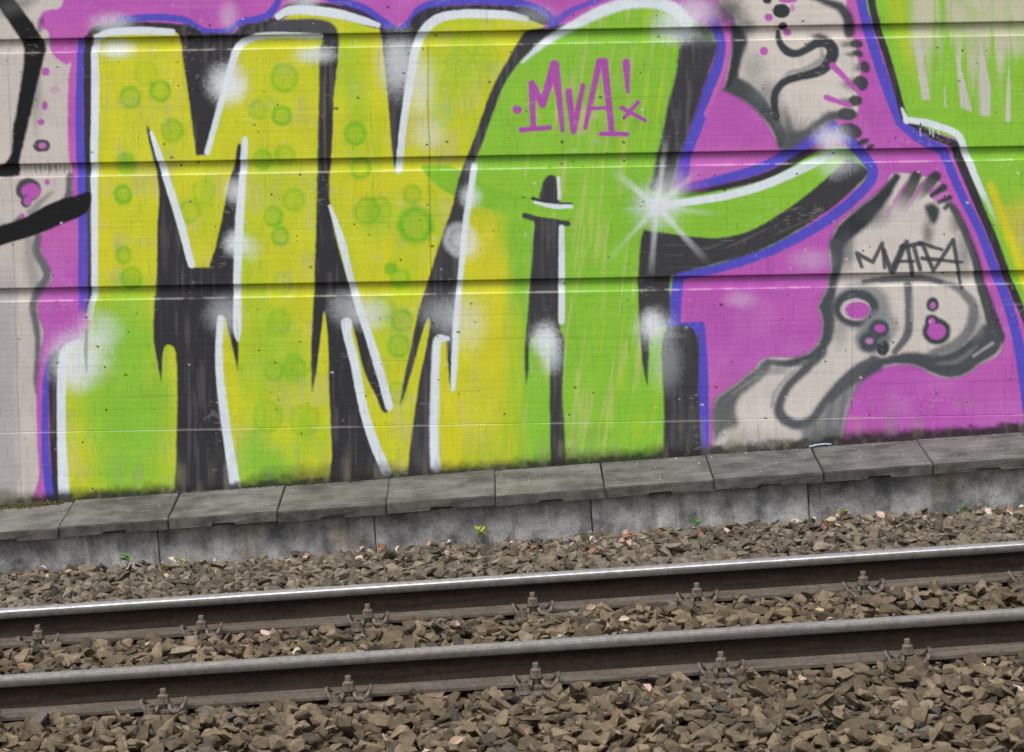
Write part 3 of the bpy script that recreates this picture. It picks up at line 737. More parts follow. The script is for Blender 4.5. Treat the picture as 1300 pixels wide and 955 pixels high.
# arm of the A
stroke([(862, 248), (905, 240), (970, 224), (1020, 198), (1046, 184)], [7, 7, 9, 10, 8], BLACK, LA, 1.6, fade=[.5, 1, 1, 1, .3])
bk([(815, 298), (830, 294), (894, 302), (932, 299), (970, 284), (1021, 250), (1056, 220), (1074, 205), (1086, 206), (1102, 218), (1088, 236), (1048, 270), (970, 316), (894, 339), (857, 349), (851, 360), (849, 408), (826, 420), (824, 450), (822, 489, 1), (817, 470), (812, 420), (810, 362)], LA, soft=1.8, streak=.0)
bk([(843, 424), (884, 423), (887, 500), (888, 620), (846, 620), (843, 520)], LA, soft=2, streak=.45)
glow(1082, 204, 22, 22, lin(150, 156, 162), .6, .2, (LA,))
win = window(820, 280, 1100, 420)
x = PX[win]; y = PY[win]
yy = y + 0.45 * (x - 900) * (x > 900)
put(win, 0.28 * (LAB[win] == LA) * smooth(0.3, 0.9, n2(x / 45, yy / 4, 97)) * (COL[win][..., 1] < 0.12), lin(140, 132, 126))

# --- white highlights
def wh(P, wd, lab, **k): stroke(P, wd, WHITE, lab, **k)
wh([(120, 62), (121, 120), (119.5, 200), (120, 260), (120, 365), (118, 380), (113, 402)], [9, 10, 9.5, 9, 8, 8, 9], LM, fade=[1, 1, 1, 1, 1, .8, .4])
wh([(121, 66), (123, 48, 1), (140, 41), (180, 39), (219, 41)], [9, 8, 9, 10, 8], LM)
wh([(152, 431), (120, 432), (101, 434), (86, 441), (80, 455), (78, 490), (78, 547), (81, 620), (83, 640)], [2, 4, 6, 9, 11, 11, 11, 14, 15], LM, fade=[.2, .5, .6, .8, 1, 1, 1, 1, 1])
wh([(263, 194), (283, 122), (298, 70), (306, 56), (320, 49), (345, 45), (407, 46)], [7, 8, 10, 10, 9, 8, 6], LM)
wh([(192, 168), (201, 195), (214, 235), (229, 282), (243, 336)], [4, 8, 9, 10, 9], LM)
wh([(311, 178), (308, 225), (304, 280), (302, 330), (301, 370), (301, 418), (302, 432)], [8, 9, 11, 10, 10, 10, 4], LM)
wh([(280, 404), (278, 440), (279, 475), (284, 520), (292, 575), (300, 626)], [8, 9, 10, 11, 12, 14], LM)
wh([(353, 21), (366, 14), (390, 13), (430, 18), (460, 26), (480, 32)], [8, 11, 12, 12, 10, 6], LV)
wh([(506, 216), (513, 152), (521, 101), (528, 62), (538, 40), (556, 24), (586, 18), (640, 19), (668, 24)], [9, 9, 10, 11, 12, 12, 11, 11, 7], LV, fade=[.9, 1, 1, 1, 1, 1, 1, 1, .7])
wh([(419, 262), (433, 304), (446, 356), (454, 384), (466, 420), (482, 471), (494, 516)], [4, 9, 8, 9, 10, 11, 10], LV, streak=.2)
wh([(440, 410), (441, 425), (450, 460), (462, 521), (475, 562), (491, 600)], [14, 11, 11, 11, 12, 13], LV)
wh([(602, 211), (598, 240), (591, 285), (585, 347), (582, 376), (579, 410), (577, 460), (575, 494)], [8, 8, 8, 7, 7, 8, 8, 6], LA)
wh([(568, 430), (556, 432), (553, 460), (552, 500), (551, 548), (553, 596)], [6, 11, 10, 11, 11, 13], LA, soft=1.8)
stroke([(663, 79), (684, 60), (704, 46), (742, 25), (770, 12), (800, 4), (834, 4), (856, 12), (872, 28)], [3, 8, 10, 13, 15, 14, 15, 16, 16], WHITE, LA, 2.5)
wh([(709, 226), (710, 252)], [4, 4], LA); wh([(679, 257), (702, 262), (725, 262)], [3, 6, 5], LA); wh([(713, 289), (713, 350), (713, 408)], [7, 8, 8], LA)
wh([(826, 262), (870, 257), (920, 249), (970, 235), (1020, 213), (1060, 194)], [7, 9, 10, 11, 12, 10], LA, fade=[1, 1, 1, 1, .9, .5])

# --- airbrushed glows
W2 = lin(232, 238, 244)
for (gx, gy, rx, ry, a) in [(100, 455, 56, 50, .85), (98, 470, 30, 40, .6), (125, 420, 42, 36, .5), (142, 30, 40, 20, .55), (148, 62, 34, 18, .85), (288, 106, 36, 36, .9), (296, 112, 22, 22, .5), (401, 70, 38, 16, .75), (505, 80, 36, 58, .7), (534, 110, 28, 60, .5),
                            (300, 309, 24, 24, .9), (298, 243, 20, 24, .7), (285, 400, 34, 34, .4), (597, 250, 20, 20, .75), (583, 303, 22, 24, .5), (592, 312, 26, 26, .4), (440, 392, 32, 32, .4), (470, 398, 34, 30, .6), (562, 398, 42, 30, .35), (590, 410, 40, 50, .35),
                            (386, 0, 30, 18, .6), (692, 430, 26, 30, .95), (700, 450, 22, 34, .6), (828, 412, 22, 26, .9), (832, 418, 40, 36, .45), (834, 261, 44, 40, .75), (834, 262, 18, 16, 1.0), (858, 34, 44, 30, .8), (880, 15, 46, 30, .55), (850, 235, 36, 30, .35), (1056, 176, 34, 26, .75), (1060, 205, 30, 30, .5), (318, 316, 20, 22, .3),
                            (680, 20, 40, 20, .25), (600, 210, 18, 14, .2), (545, 170, 30, 30, .35), (845, 462, 30, 50, .25), (290, 20, 18, 30, .3), (1030, 330, 40, 20, .25), (940, 380, 30, 16, .25)]:
    glow(gx, gy, rx, ry, W2, a, .12)
stroke([(110, 420), (109, 445), (110, 472)], [4, 5, 1], lin(130, 132, 138), None, 2, .7)
ring(584, 304, 20, W2, .42, 8, .3)
for (ex, ey, wd, a) in [(780, 218, 11, .75), (846, 176, 8, .8), (886, 218, 8, .6), (772, 330, 6, .5), (826, 350, 8, .7), (896, 330, 9, .75), (910, 272, 8, .5), (788, 268, 8, .4), (800, 300, 4, .4)]:
    stroke([(834, 262), ((834 + ex) / 2, (262 + ey) / 2), (ex, ey)], [8, wd * .7, wd], W2, None, 3, a, False, fade=[1, .7, .05])
# --- tags
def tg(P, wd, c=lin(178, 82, 176), **k): stroke(P, wd, c, T1_, 1.1, **k)
tg([(656, 139), (657, 139.5)], 11); tg([(662, 165), (698, 162)], [7, 6])
tg([(677, 162), (676, 135), (675, 106, 1), (689, 133, 1), (704, 82, 1), (710, 127), (714, 166)], [7, 8, 9, 9, 12, 8, 6])
tg([(722, 117), (728, 167, 1), (740, 109)], [9, 8, 7]); tg([(743, 162), (761, 78, 1), (767, 78, 1), (777, 169)], [6, 9, 10, 8]); tg([(747, 138), (774, 137)], 5); tg([(763, 170), (796, 170.5)], 6.5)
tg([(795, 79), (797, 117)], [10, 5]); tg([(810, 130), (793, 149)], 6); tg([(789, 137), (819, 153)], [6, 5])
def tt2(P, wd=6): stroke(P, wd, lin(58, 64, 70), T2_, 1.4, .92)
tt2([(1094, 339), (1088, 322, 1), (1108, 333, 1), (1120, 309, 1), (1123, 340)], [5, 6, 5, 5, 4])
tt2([(1122, 318), (1131, 344, 1), (1146, 312)]); tt2([(1134, 346), (1151, 307, 1), (1159, 350)]); tt2([(1138, 332), (1160, 332)], 4); tt2([(1144, 314), (1170, 309)]); tt2([(1160, 312), (1168, 342)])
tt2([(1168, 309), (1196, 317)], [6, 4]); tt2([(1172, 312), (1185, 344, 1), (1210, 305, 1), (1221, 366)], [6, 5, 6, 4]); tt2([(1171, 328), (1221, 333)], [6, 4])
# --- marks on the bare strip at the left end
def dk(P, wd, c=GREYB, a=.9, soft=3): stroke(P, wd, c, None, soft, a)
dk([(88, 224), (86, 250), (70, 262)], [8, 9, 4], soft=2.5); dk([(48, 300), (47, 320), (60, 349), (47, 371), (42, 390), (46, 414), (48, 440), (45, 480), (46, 500)], [9, 11, 11, 11, 10, 9, 7, 5, 2], lin(84, 88, 96))
dk([(36, 300), (40, 340), (44, 358)], [10, 16, 16], lin(120, 122, 126), .5, 7)
dk([(66, 244), (50, 258), (40, 270)], [3, 8, 12], lin(110, 112, 116), .7, 4); dk([(26, 276), (16, 284), (2, 288)], [6, 6, 4])
for k_ in range(15):
    xx_ = 32 + k_ * 3.8 + (k_ * 7 % 5) * .6
    stroke([(xx_, 210), (xx_ + .6, 214 + (k_ * 5 % 9))], 1.0, lin(60, 58, 58), None, .7, .75, False)
dk([(52, 26), (50, 38)], [8, 6], lin(110, 60, 112), .8)
el(36, 241, 16, 15, lin(80, 74, 84), None, 2); el(39, 243, 12, 10, PURPLE, None); el(33, 256, 7, 8, lin(80, 74, 84), None, 2); el(35, 255, 5, 6, PURPLE, None); el(28, 274, 3.5, 3, PURPLE, None)
el(53, 185, 11, 8, lin(72, 70, 78), None, 1.5); el(54, 185, 5, 4, lin(188, 110, 184), None)
for (cx, cy, rx, ry, a) in [(58, 91, 5, 5, 1), (57, 134, 4, 6, 1), (52, 155, 4.5, 4, 1), (60, 231, 3.5, 4, 1), (70, 114, 6, 5, .35)]:
    el(cx, cy, rx, ry, PURPLE, None, 1.2, a)
area([(-20, -24, 1), (8, -14, 1), (28, 12), (44, 33), (57, 58), (54, 80), (47, 110), (38, 150), (25, 204), (24, 218), (14, 225), (-60, 225, 1), (-60, 209, 1), (6, 207), (17, 160), (26, 108), (30, 74), (27, 54), (14, 32), (0, 12)], INK, SW, 2.2)
glow(46, 120, 12, 70, INK, .35, .1)
area([(-60, 300, 1), (0, 287), (33, 275), (64, 258), (100, 247), (114, 244), (116, 256), (107, 272), (76, 286), (38, 301), (0, 312), (-60, 330, 1)], INK, SW, 1.6)
dk([(10, 10), (30, 4), (44, -4)], [20, 16, 10], lin(90, 92, 92), .6, 10)

# --- general wear: scuffs, chips at the ledges, thin joints, grime above the lids
x, y = PX, PY
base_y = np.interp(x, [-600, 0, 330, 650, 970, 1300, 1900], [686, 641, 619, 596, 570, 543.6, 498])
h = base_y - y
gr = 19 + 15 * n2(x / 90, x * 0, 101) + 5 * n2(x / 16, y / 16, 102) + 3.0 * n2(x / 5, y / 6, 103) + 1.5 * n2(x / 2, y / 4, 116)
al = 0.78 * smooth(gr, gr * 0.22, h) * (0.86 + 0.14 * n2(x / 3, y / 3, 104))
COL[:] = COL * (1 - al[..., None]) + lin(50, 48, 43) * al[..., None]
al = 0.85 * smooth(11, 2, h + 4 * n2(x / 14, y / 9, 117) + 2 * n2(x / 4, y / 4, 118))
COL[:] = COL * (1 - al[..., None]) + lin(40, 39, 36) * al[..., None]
al = 0.35 * smooth(70, 10, h + 14 * n2(x / 30, y / 20, 105)) * smooth(0.0, 0.9, n2(x / 9, y / 30, 106))
COL[:] = COL * (1 - al[..., None]) + lin(150, 146, 120) * al[..., None]
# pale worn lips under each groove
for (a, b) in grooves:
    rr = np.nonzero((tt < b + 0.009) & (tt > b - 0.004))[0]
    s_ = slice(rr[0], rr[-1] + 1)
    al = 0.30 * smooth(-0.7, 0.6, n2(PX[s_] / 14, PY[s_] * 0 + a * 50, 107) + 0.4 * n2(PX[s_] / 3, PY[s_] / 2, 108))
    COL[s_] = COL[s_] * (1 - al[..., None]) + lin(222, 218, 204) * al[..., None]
rr = np.nonzero(np.abs(tt - JOINT) < 0.0045)[0]; s_ = slice(rr[0], rr[-1] + 1)
q = n2(PX[s_] / 60, PX[s_] * 0, 109)
al = 0.2 * smooth(-0.3, 0.3, q); COL[s_] = COL[s_] * (1 - al[..., None]) + lin(215, 214, 200) * al[..., None]
al = 0.85 * smooth(-0.2, -0.6, q + 0.6 * smooth(110, 150, PX[s_]) - 0.6 * smooth(90, 60, PX[s_])); COL[s_] = COL[s_] * (1 - al[..., None]) + lin(40, 36, 36) * al[..., None]
# hairline board joints (horizontal) and shutter joints (upright)
for (yy, a) in [(110, .12), (127, .1), (280, .14), (272, .1), (430, .16), (455, .12), (495, .2), (318, .08), (160, .08), (480, .1), (400, .1)]:
    lvl = yy - 0.0185 * (x - 650) + 0.8 * n2(x / 80, x * 0, yy)
    al = a * 2.0 * smooth(1.1, 0.2, np.abs(y - lvl)) * smooth(-0.3, 0.4, n2(x / 45, x * 0 + yy, 110))
    COL[:] = COL * (1 - 0.5 * al[..., None])
for (xj, y0, y1, a) in [(545, 56, 350, .7), (1082, 45, 520, .35), (14, 60, 640, .35)]:
    lvl = xj + (650 - xj) * 0.00003 * (y - 200) + 0.01 * (y - 200) + 0.5 * n2(y / 20, y * 0, xj)
    al = a * smooth(1.2, 0.2, np.abs(x - lvl)) * smooth(y0 - 2, y0 + 2, y) * smooth(y1 + 2, y1 - 2, y)
    COL[:] = COL * (1 - 0.75 * al[..., None])
# upright hair scratches and small scuffs
al = 0.14 * smooth(0.55, 0.95, n2(x / 1.6, y / 26, 111)) ; COL[:] = COL * (1 - al[..., None])
al = 0.12 * smooth(0.72, 0.95, n2(x / 5, y / 2.2, 112) * 0.8 + n2(x / 40, y / 30, 113) * 0.5); COL[:] = COL * (1 - al[..., None]) + lin(225, 222, 214) * al[..., None]
for _ in range(240):                                   # small chips with a dark and a bare edge
    cx, cy = random.uniform(0, 1300), random.uniform(5, 560); r = random.uniform(.6, 2.1)
    area([(cx + r * 1.6 * math.cos(q_) * random.uniform(.5, 1), cy + r * math.sin(q_) * random.uniform(.5, 1)) for q_ in np.linspace(0, 6.28, 7)[:-1]], random.choice([lin(48, 44, 42), lin(60, 56, 50), lin(40, 40, 40), lin(215, 208, 200)]), None, .7, .85, False)
COL[:] = np.clip(COL * (1 + 0.05 * n2(x / 1.4, y / 1.4, 114) + 0.03 * n2(x / 25, y / 25, 115))[..., None], 0.004, 0.9)

# --- cut the painted surface into its parts
WALL = empty('retaining_wall', (0, Y_WALL, float(wall_base_z(0))))
tag(WALL, 'grooved concrete retaining wall covered with large yellow, green and purple graffiti lettering', 'wall')
VERT = np.stack([GXX, GYY, GZ], -1).reshape(-1, 3) - np.array([0, Y_WALL, float(wall_base_z(0))])
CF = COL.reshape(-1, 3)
idx = np.arange(NR * NC).reshape(NR, NC)
Q4 = np.stack([idx[:-1, :-1], idx[1:, :-1], idx[1:, 1:], idx[:-1, 1:]], -1)
keep = (PY[:-1, :-1] < base_y[:-1, :-1] + 14)
fl = LAB[:-1, :-1]
course_of_row = np.zeros(NR - 1, int)
for k, (a, b) in enumerate(grooves): course_of_row[tt[:-1] <= b + 0.0005] = k + 1
course_of_row[tt[:-1] <= JOINT] = len(grooves) + 1
def skin(name, sel, label=None):
    f = Q4[sel & keep]
    if len(f) == 0: return
    u, inv = np.unique(f, return_inverse=True)
    o = mesh_np(name, VERT[u], inv.reshape(-1, 4), M_WALL, WALL, color=CF[u], smooth_shade=False)
    if label: o['label'] = label
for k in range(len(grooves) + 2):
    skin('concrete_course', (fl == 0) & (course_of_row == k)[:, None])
skin('painted_background', fl == BK, 'purple painted ground with blue outlines around the letters')
skin('painted_letter', fl == LM, 'yellow and green spray painted letter M with ring dots')
skin('painted_letter', fl == LV, 'yellow spray painted letter V with black shadows')
skin('painted_letter', fl == LA, 'green spray painted letter A with a long arm and white star')
skin('painted_letter', fl == LR, 'green streaked letter cut off by the black slanting outline')
skin('painted_rock_shape', fl == UB, 'pale rock shape with a curling grey tube')
skin('painted_rock_shape', fl == LB, 'pale rock shape with grey outline and purple holes')
skin('spray_tag', fl == T1_, 'purple handwritten tag reading MVA!x')
skin('spray_tag', fl == T2_, 'dark grey handwritten tag reading MVATEA')
skin('spray_stroke', fl == SW, 'thick black paint strokes on the pale concrete')

def box(bm, x0, x1, y0, y1, z0, z1, sx=0.0):
    vs = [bm.verts.new((x, y, z + sx * x)) for x in (x0, x1) for y in (y0, y1) for z in (z0, z1)]
    for f in ((0, 1, 3, 2), (4, 6, 7, 5), (0, 4, 5, 1), (2, 3, 7, 6), (0, 2, 6, 4), (1, 5, 7, 3)):
        bm.faces.new([vs[i] for i in f])
bm = bmesh.new(); box(bm, -14, 14, 0.05, 0.55, -0.3, 4.0 - 0.35)
for v_ in bm.verts:
    if v_.co.z < 0: v_.co.z += -0.95
obj('wall_core', bm, M_CORE, WALL)
bm = bmesh.new(); box(bm, -14, 14, -0.03, 0.6, 4.0 - 0.345, 4.0 - 0.25)
obj('wall_cap', bm, M_CORE, WALL)

# ------------------------------------------------------------------ cable trough: blocks and lids
ang = math.atan(0.0613)
def lid(xl, wdt=0.4955, seed=0):
    """concrete lid: 5 cm plate with a lifting notch under the front edge; origin mid front top edge"""
    r = random.Random(seed)
    dpt = Y_WALL - Y_LID - 0.012
    t = 0.047; n0, n1, nh = -0.045, 0.05, 0.011
    h_ = wdt / 2
    prof = [(-h_, 0), (h_, 0), (h_, -t), (n1 + .012, -t), (n1, -t + nh), (n0, -t + nh), (n0 - .012, -t), (-h_, -t)]
    bm = bmesh.new()
    dz = (wall_base_z(0) - lid_front_z(0)) - 0.004
    fr = [bm.verts.new((a, 0, b)) for a, b in prof]
    bkv = [bm.verts.new((a, dpt, b + dz)) for a, b in prof]
    bm.faces.new(fr); bm.faces.new(bkv[::-1])
    n = len(prof)
    for i in range(n):
        bm.faces.new([fr[i], bkv[i], bkv[(i + 1) % n], fr[(i + 1) % n]])
    bmesh.ops.recalc_face_normals(bm, faces=bm.faces)
    e = [e_ for e_ in bm.edges if all(abs(v_.co.z - (dz if v_.co.y > 0.1 else 0)) < 1e-5 for v_ in e_.verts)]
    e += [e_ for e_ in bm.edges if abs(e_.verts[0].co.x - e_.verts[1].co.x) < 1e-6 and abs(abs(e_.verts[0].co.x) - h_) < 1e-6 and e_.verts[0].co.y < .01 and e_.verts[1].co.y < .01]
    bmesh.ops.bevel(bm, geom=list(set(e)), offset=0.004, segments=2, affect='EDGES')
    for v_ in bm.verts:                          # worn, slightly chipped arrises
        q_ = n2(np.array([v_.co.x * 9 + seed * 5.1]), np.array([v_.co.z * 40]), 77)[0]
        if v_.co.y < .02: v_.co.y += .003 * q_
        v_.co.z += .0015 * n2(np.array([v_.co.x * 7 + seed]), np.array([v_.co.y * 7]), 78)[0]
    xc = xl + 0.25
    o = obj('trough_cover', bm, M_LID, None, (xc, Y_LID + r.uniform(-.007, .006), lid_front_z(xc) + r.uniform(-.003, .003)))
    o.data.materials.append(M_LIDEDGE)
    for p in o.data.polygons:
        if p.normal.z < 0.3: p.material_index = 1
    o.rotation_euler = (0, -ang + r.uniform(-.007, .007), r.uniform(-.006, .006))
    what = SLABS.get(seed, 'in the row running on past the painted letters')
    tag(o, 'grey notched concrete trough cover ' + what, 'trough cover', 'concrete cover slabs of the cable trough')
    return o
SLABS = {4: 'under the moss cushion at the pale bare strip', 5: 'below the green left foot of the letter M', 6: 'below the wide black leg of the letter M',
         7: 'below the right foot of the letter M', 8: 'below the black legs of the letter V', 9: 'below the yellow left part of the letter A', 10: 'below the green right foot of the letter A',
         11: 'below the pale lobe of the lower rock shape', 12: 'with the thin blue plastic strip lying at its corner', 13: 'below the purple ground right of the lower rock shape'}
for k in range(-9, 19):
    lid(-1.582 - 0.4995 * 3 + 0.4995 * (k - 3) + 0.0, seed=k)
BLOCKS = {-1: 'below the left foot of the letter M', 0: 'with a yellowish weed growing at its corner', 1: 'with the tall feathery weed growing against it',
          2: 'with the round bright weed at its foot', 3: 'with the weed in pale dry leaves at its foot', 4: 'below the slanting outline of the cut off letter'}
def block(xl, seed):
    bm = bmesh.new()
    wdt, hgt, dp = 0.994, 0.42, Y_WALL - Y_BLOCK - 0.02
    box(bm, -wdt / 2, wdt / 2, 0, dp, -hgt, 0)
    bmesh.ops.recalc_face_normals(bm, faces=bm.faces)
    bmesh.ops.bevel(bm, geom=[e for e in bm.edges], offset=0.005, segments=1, affect='EDGES')
    xc = xl + 0.5
    o = obj('trough_block', bm, M_BLOCK, None, (xc, Y_BLOCK, lid_front_z(xc) - 0.050))
    o.rotation_euler = (0, -ang, 0)
    tag(o, 'stained grey concrete trough block ' + BLOCKS.get(seed, 'in the buried row running on past the painted letters'), 'block', 'concrete blocks of the cable trough')
for k in range(-5, 8):
    block(-1.642 + 0.9965 * (k - 1) + 0.9965, k)

# ------------------------------------------------------------------ rails
RH = 0.136
def rail(Y, label, polish):
    e = empty('rail', (0, Y, -RH), (0, -math.atan(GRADE), 0))
    tag(e, label, 'rail', 'the two rails of the track')
    X0, X1 = -14.0, 14.0
    def strip(name, prof, m, mats=None, smooth_=True):
        bm = bmesh.new()
        a = [bm.verts.new((X0, y_, z_)) for y_, z_ in prof]; b = [bm.verts.new((X1, y_, z_)) for y_, z_ in prof]
        for i in range(len(prof) - 1):
            f = bm.faces.new([a[i], b[i], b[i + 1], a[i + 1]])
            if mats: f.material_index = mats[i]
        o = obj(name, bm, m, e, shade=smooth_)
        return o
    hw = 0.030
    H = RH
    head = [(-0.008, H - .039), (-hw + .002, H - .033), (-hw, H - .030), (-hw, H - .017), (-hw + .0008, H - .013), (-hw + .003, H - .008), (-hw + .007, H - .004), (-hw + .013, H - .0015), (-.01, H), (.01, H), (hw - .013, H - .0015), (hw - .007, H - .004), (hw - .003, H - .008), (hw - .0008, H - .013), (hw, H - .017), (hw, H - .030), (hw - .002, H - .033), (.008, H - .039)]
    mats = [2, 2, 2, 1, 1, 0, 0, 0, 0, 0, 0, 0, 1, 1, 2, 2, 2] if polish is M_POLISH else [2, 2, 2, 1, 1, 1, 0, 0, 0, 0, 0, 1, 1, 1, 2, 2, 2]
    o = strip('rail_head', head[::-1], polish, mats[::-1])
    o.data.materials.append(M_HEADSIDE); o.data.materials.append(M_HEADSIDE)
    web = [(-.010, H - .0385), (-.007, H - .050), (-.0068, .05), (-.009, .034), (-.014, .0285)]
    strip('rail_web', web[::-1], M_RUST); strip('rail_web', [(-y_, z_) for y_, z_ in web], M_RUST)
    foot = [(-.0138, .0285), (-.03, .0225), (-.058, .0135), (-.0625, .011), (-.0625, .001), (-.06, 0), (.06, 0), (.0625, .001), (.0625, .011), (.058, .0135), (.03, .0225), (.0138, .0285)]
    strip('rail_foot', foot[::-1], M_FOOT, None, False)
    return e
rail(Y_RAIL[0], 'far steel rail with polished top running below the cable trough', M_POLISH)
rail(Y_RAIL[1], 'near steel rail with dark brown web and duller grey top', M_POLISH2)

# ------------------------------------------------------------------ sleepers and rail fastenings
def tube(bm, pts, r, seg=8):
    pts = [Vector(p) for p in pts]; ringv = []
    for i, p in enumerate(pts):
        d = (pts[min(i + 1, len(pts) - 1)] - pts[max(i - 1, 0)]).normalized()
        a = d.cross(Vector((0, 0, 1)))
        if a.length < .05: a = d.cross(Vector((1, 0, 0)))
        a.normalize(); b = d.cross(a)
        ringv.append([bm.verts.new(p + r * (math.cos(t) * a + math.sin(t) * b)) for t in [6.28319 * k / seg for k in range(seg)]])
    for i in range(len(pts) - 1):
        for k in range(seg):
            bm.faces.new([ringv[i][k], ringv[i][(k + 1) % seg], ringv[i + 1][(k + 1) % seg], ringv[i + 1][k]])
    bm.faces.new(ringv[0][::-1]); bm.faces.new(ringv[-1])
def prism(bm, x, y, z0, z1, r, n, rot=0, r1=None):
    r1 = r if r1 is None else r1
    a = [bm.verts.new((x + r * math.cos(rot + 6.28319 * k / n), y + r * math.sin(rot + 6.28319 * k / n), z0)) for k in range(n)]
    b = [bm.verts.new((x + r1 * math.cos(rot + 6.28319 * k / n), y + r1 * math.sin(rot + 6.28319 * k / n), z1)) for k in range(n)]
    for k in range(n): bm.faces.new([a[k], a[(k + 1) % n], b[(k + 1) % n], b[k]])
    bm.faces.new(b); bm.faces.new(a[::-1])

def curve3(P, n=6):
    P = [Vector(p) for p in P]; out = []
    for i in range(len(P) - 1):
        p0 = P[i - 1] if i else 2 * P[0] - P[1]; p1 = P[i]; p2 = P[i + 1]; p3 = P[i + 2] if i + 2 < len(P) else 2 * P[-1] - P[-2]
        for k in range(n):
            t = k / n
            out.append(0.5 * ((2 * p1) + (-p0 + p2) * t + (2 * p0 - 5 * p1 + 4 * p2 - p3) * t * t + (-p0 + 3 * p1 - 3 * p2 + p3) * t ** 3))
    return out + [P[-1]]

# local frame: origin on the rail axis at foot level, -Y towards the camera side
def fastening_meshes():
    parts = []
    bm = bmesh.new(); box(bm, -.08, .08, -.168, .168, -.018, -.0015); bmesh.ops.recalc_face_normals(bm, faces=bm.faces)
    bmesh.ops.bevel(bm, geom=list(bm.edges), offset=.004, segments=1, affect='EDGES'); parts.append(('base_plate', bm))
    for s in (-1, 1):
        yc = s * 0.100
        bm = bmesh.new(); box(bm, -.05, .05, yc - .018, yc + .018, -.0015, .018); bmesh.ops.recalc_face_normals(bm, faces=bm.faces)
        bmesh.ops.bevel(bm, geom=list(bm.edges), offset=.004, segments=1, affect='EDGES'); parts.append(('rib', bm))
        bm = bmesh.new()
        half = [(0.0, .030, .034), (.015, .024, .036), (.020, .002, .036), (.022, -.022, .030), (.030, -.038, .018), (.048, -.042, .013), (.068, -.032, .026), (.081, -.012, .050), (.080, .010, .054), (.066, .030, .034), (.046, .042, .022), (.032, .047, .021)]
        pts = [(-a, yc - s * b * -1 if False else yc - s * b, c) for a, b, c in half[::-1]][:-1] + [(a, yc - s * b, c) for a, b, c in half]
        # wings reach from the bolt towards the rail foot
        tube(bm, curve3(pts, 4), .0078, 8); parts.append(('tension_clamp', bm))
        bm = bmesh.new(); prism(bm, 0, yc, .0, .098, .0115, 12); prism(bm, 0, yc, .098, .101, .0115, 12, 0, .009); parts.append(('bolt', bm))
        bm = bmesh.new(); prism(bm, 0, yc, .041, .046, .026, 16); prism(bm, 0, yc, .046, .073, .0225, 6, .3); prism(bm, 0, yc, .073, .077, .0225, 6, .3, .016); parts.append(('nut', bm))
        bm = bmesh.new(); xs_ = -.047 * (1 if s < 0 else -1); ys_ = yc + s * .052
        prism(bm, xs_, ys_, -.001, .012, .026, 16, 0, .022); prism(bm, xs_, ys_, .012, .036, .021, 6, .2); prism(bm, xs_, ys_, .036, .050, .012, 10); parts.append(('sleeper_screw', bm))
    out = []
    for nme, bm in parts:
        me = bpy.data.meshes.new(nme); bm.normal_update(); bm.to_mesh(me); bm.free(); me.materials.append(M_CLIP)
        if nme == 'tension_clamp': me.polygons.foreach_set('use_smooth', np.ones(len(me.polygons), dtype=bool))
        out.append((nme, me))
    return out
FM = fastening_meshes()
FWHERE = {5: 'below the bare strip left of the letter M', 6: 'below the wide black leg of the letter M', 7: 'below the gap between letters M and V', 8: 'below the counter of the letter A',
          9: 'below the right foot of the letter A', 10: 'below the purple holes of the lower rock shape', 11: 'below the cut off green letter'}
FX = [-0.533 + 0.5985 * k for k in range(-7, 9)]
for k, fx in enumerate(FX):
    bm = bmesh.new(); box(bm, -.12, .12, -0.95, 0.95, -.15, 0); bmesh.ops.recalc_face_normals(bm, faces=bm.faces)
    bmesh.ops.bevel(bm, geom=list(bm.edges), offset=.008, segments=1, affect='EDGES')
    o = obj('sleeper', bm, M_WOOD, None, (fx, sum(Y_RAIL) / 2, GRADE * fx - RH - .0185)); o.rotation_euler = (0, -math.atan(GRADE), 0)
    tag(o, 'dark timber sleeper buried in ballast below the rail fastenings', 'sleeper', 'sleepers under the track')
    if abs(fx) > 3: continue
    for j, Yr in enumerate(Y_RAIL):
        e = empty('rail_fastening', (fx, Yr, GRADE * fx - RH), (0, -math.atan(GRADE), random.uniform(-.04, .04)))
        tag(e, 'rusty clamp fastening on the %s rail %s' % (('far', 'near')[j], FWHERE.get(k, 'past the painted letters')), 'rail fastening', ['fastenings along the far rail', 'fastenings along the near rail'][j])
        e.scale = (.88, .9, .8)
        for nme, me in FM:
            if nme == 'tension_clamp' and j == 0 and k % 4 == 1 and False: continue
            p = bpy.data.objects.new(nme, me); C.objects.link(p); p.parent = e
            if nme in ('bolt', 'nut'): p.location.z = 0.003 * ((k * 7 + j * 3) % 3)

# ------------------------------------------------------------------ ballast stones, dropped one after another onto a height map
NBASE = 28
base_stones = []
for k in range(NBASE):
    r = random.Random(100 + k)
    bm = bmesh.new()
    npt = r.randint(10, 14)
    ex = r.uniform(3, 6)
    for _ in range(npt):
        q = Vector((r.uniform(-1, 1), r.uniform(-1, 1), r.uniform(-1, 1)))
        nn = (abs(q.x) ** ex + abs(q.y) ** ex + abs(q.z) ** ex) ** (1 / ex)
        bm.verts.new(q / nn * r.uniform(.82, 1.0))
    res = bmesh.ops.convex_hull(bm, input=list(bm.verts))
    bmesh.ops.delete(bm, geom=[v_ for v_ in bm.verts if not v_.link_faces], context='VERTS')
    bmesh.ops.triangulate(bm, faces=list(bm.faces))
    bmesh.ops.recalc_face_normals(bm, faces=bm.faces)
    bm.verts.ensure_lookup_table()
    base_stones.append((np.array([v_.co[:] for v_ in bm.verts]), np.array([[v_.index for v_ in f.verts] for f in bm.faces])))
    bm.free()
BX0, BX1, BY0, BY1 = -3.3, 3.3, 7.0, 11.985
RES = 0.007
HNX, HNY = int((BX1 - BX0) / RES), int((BY1 - BY0) / RES)
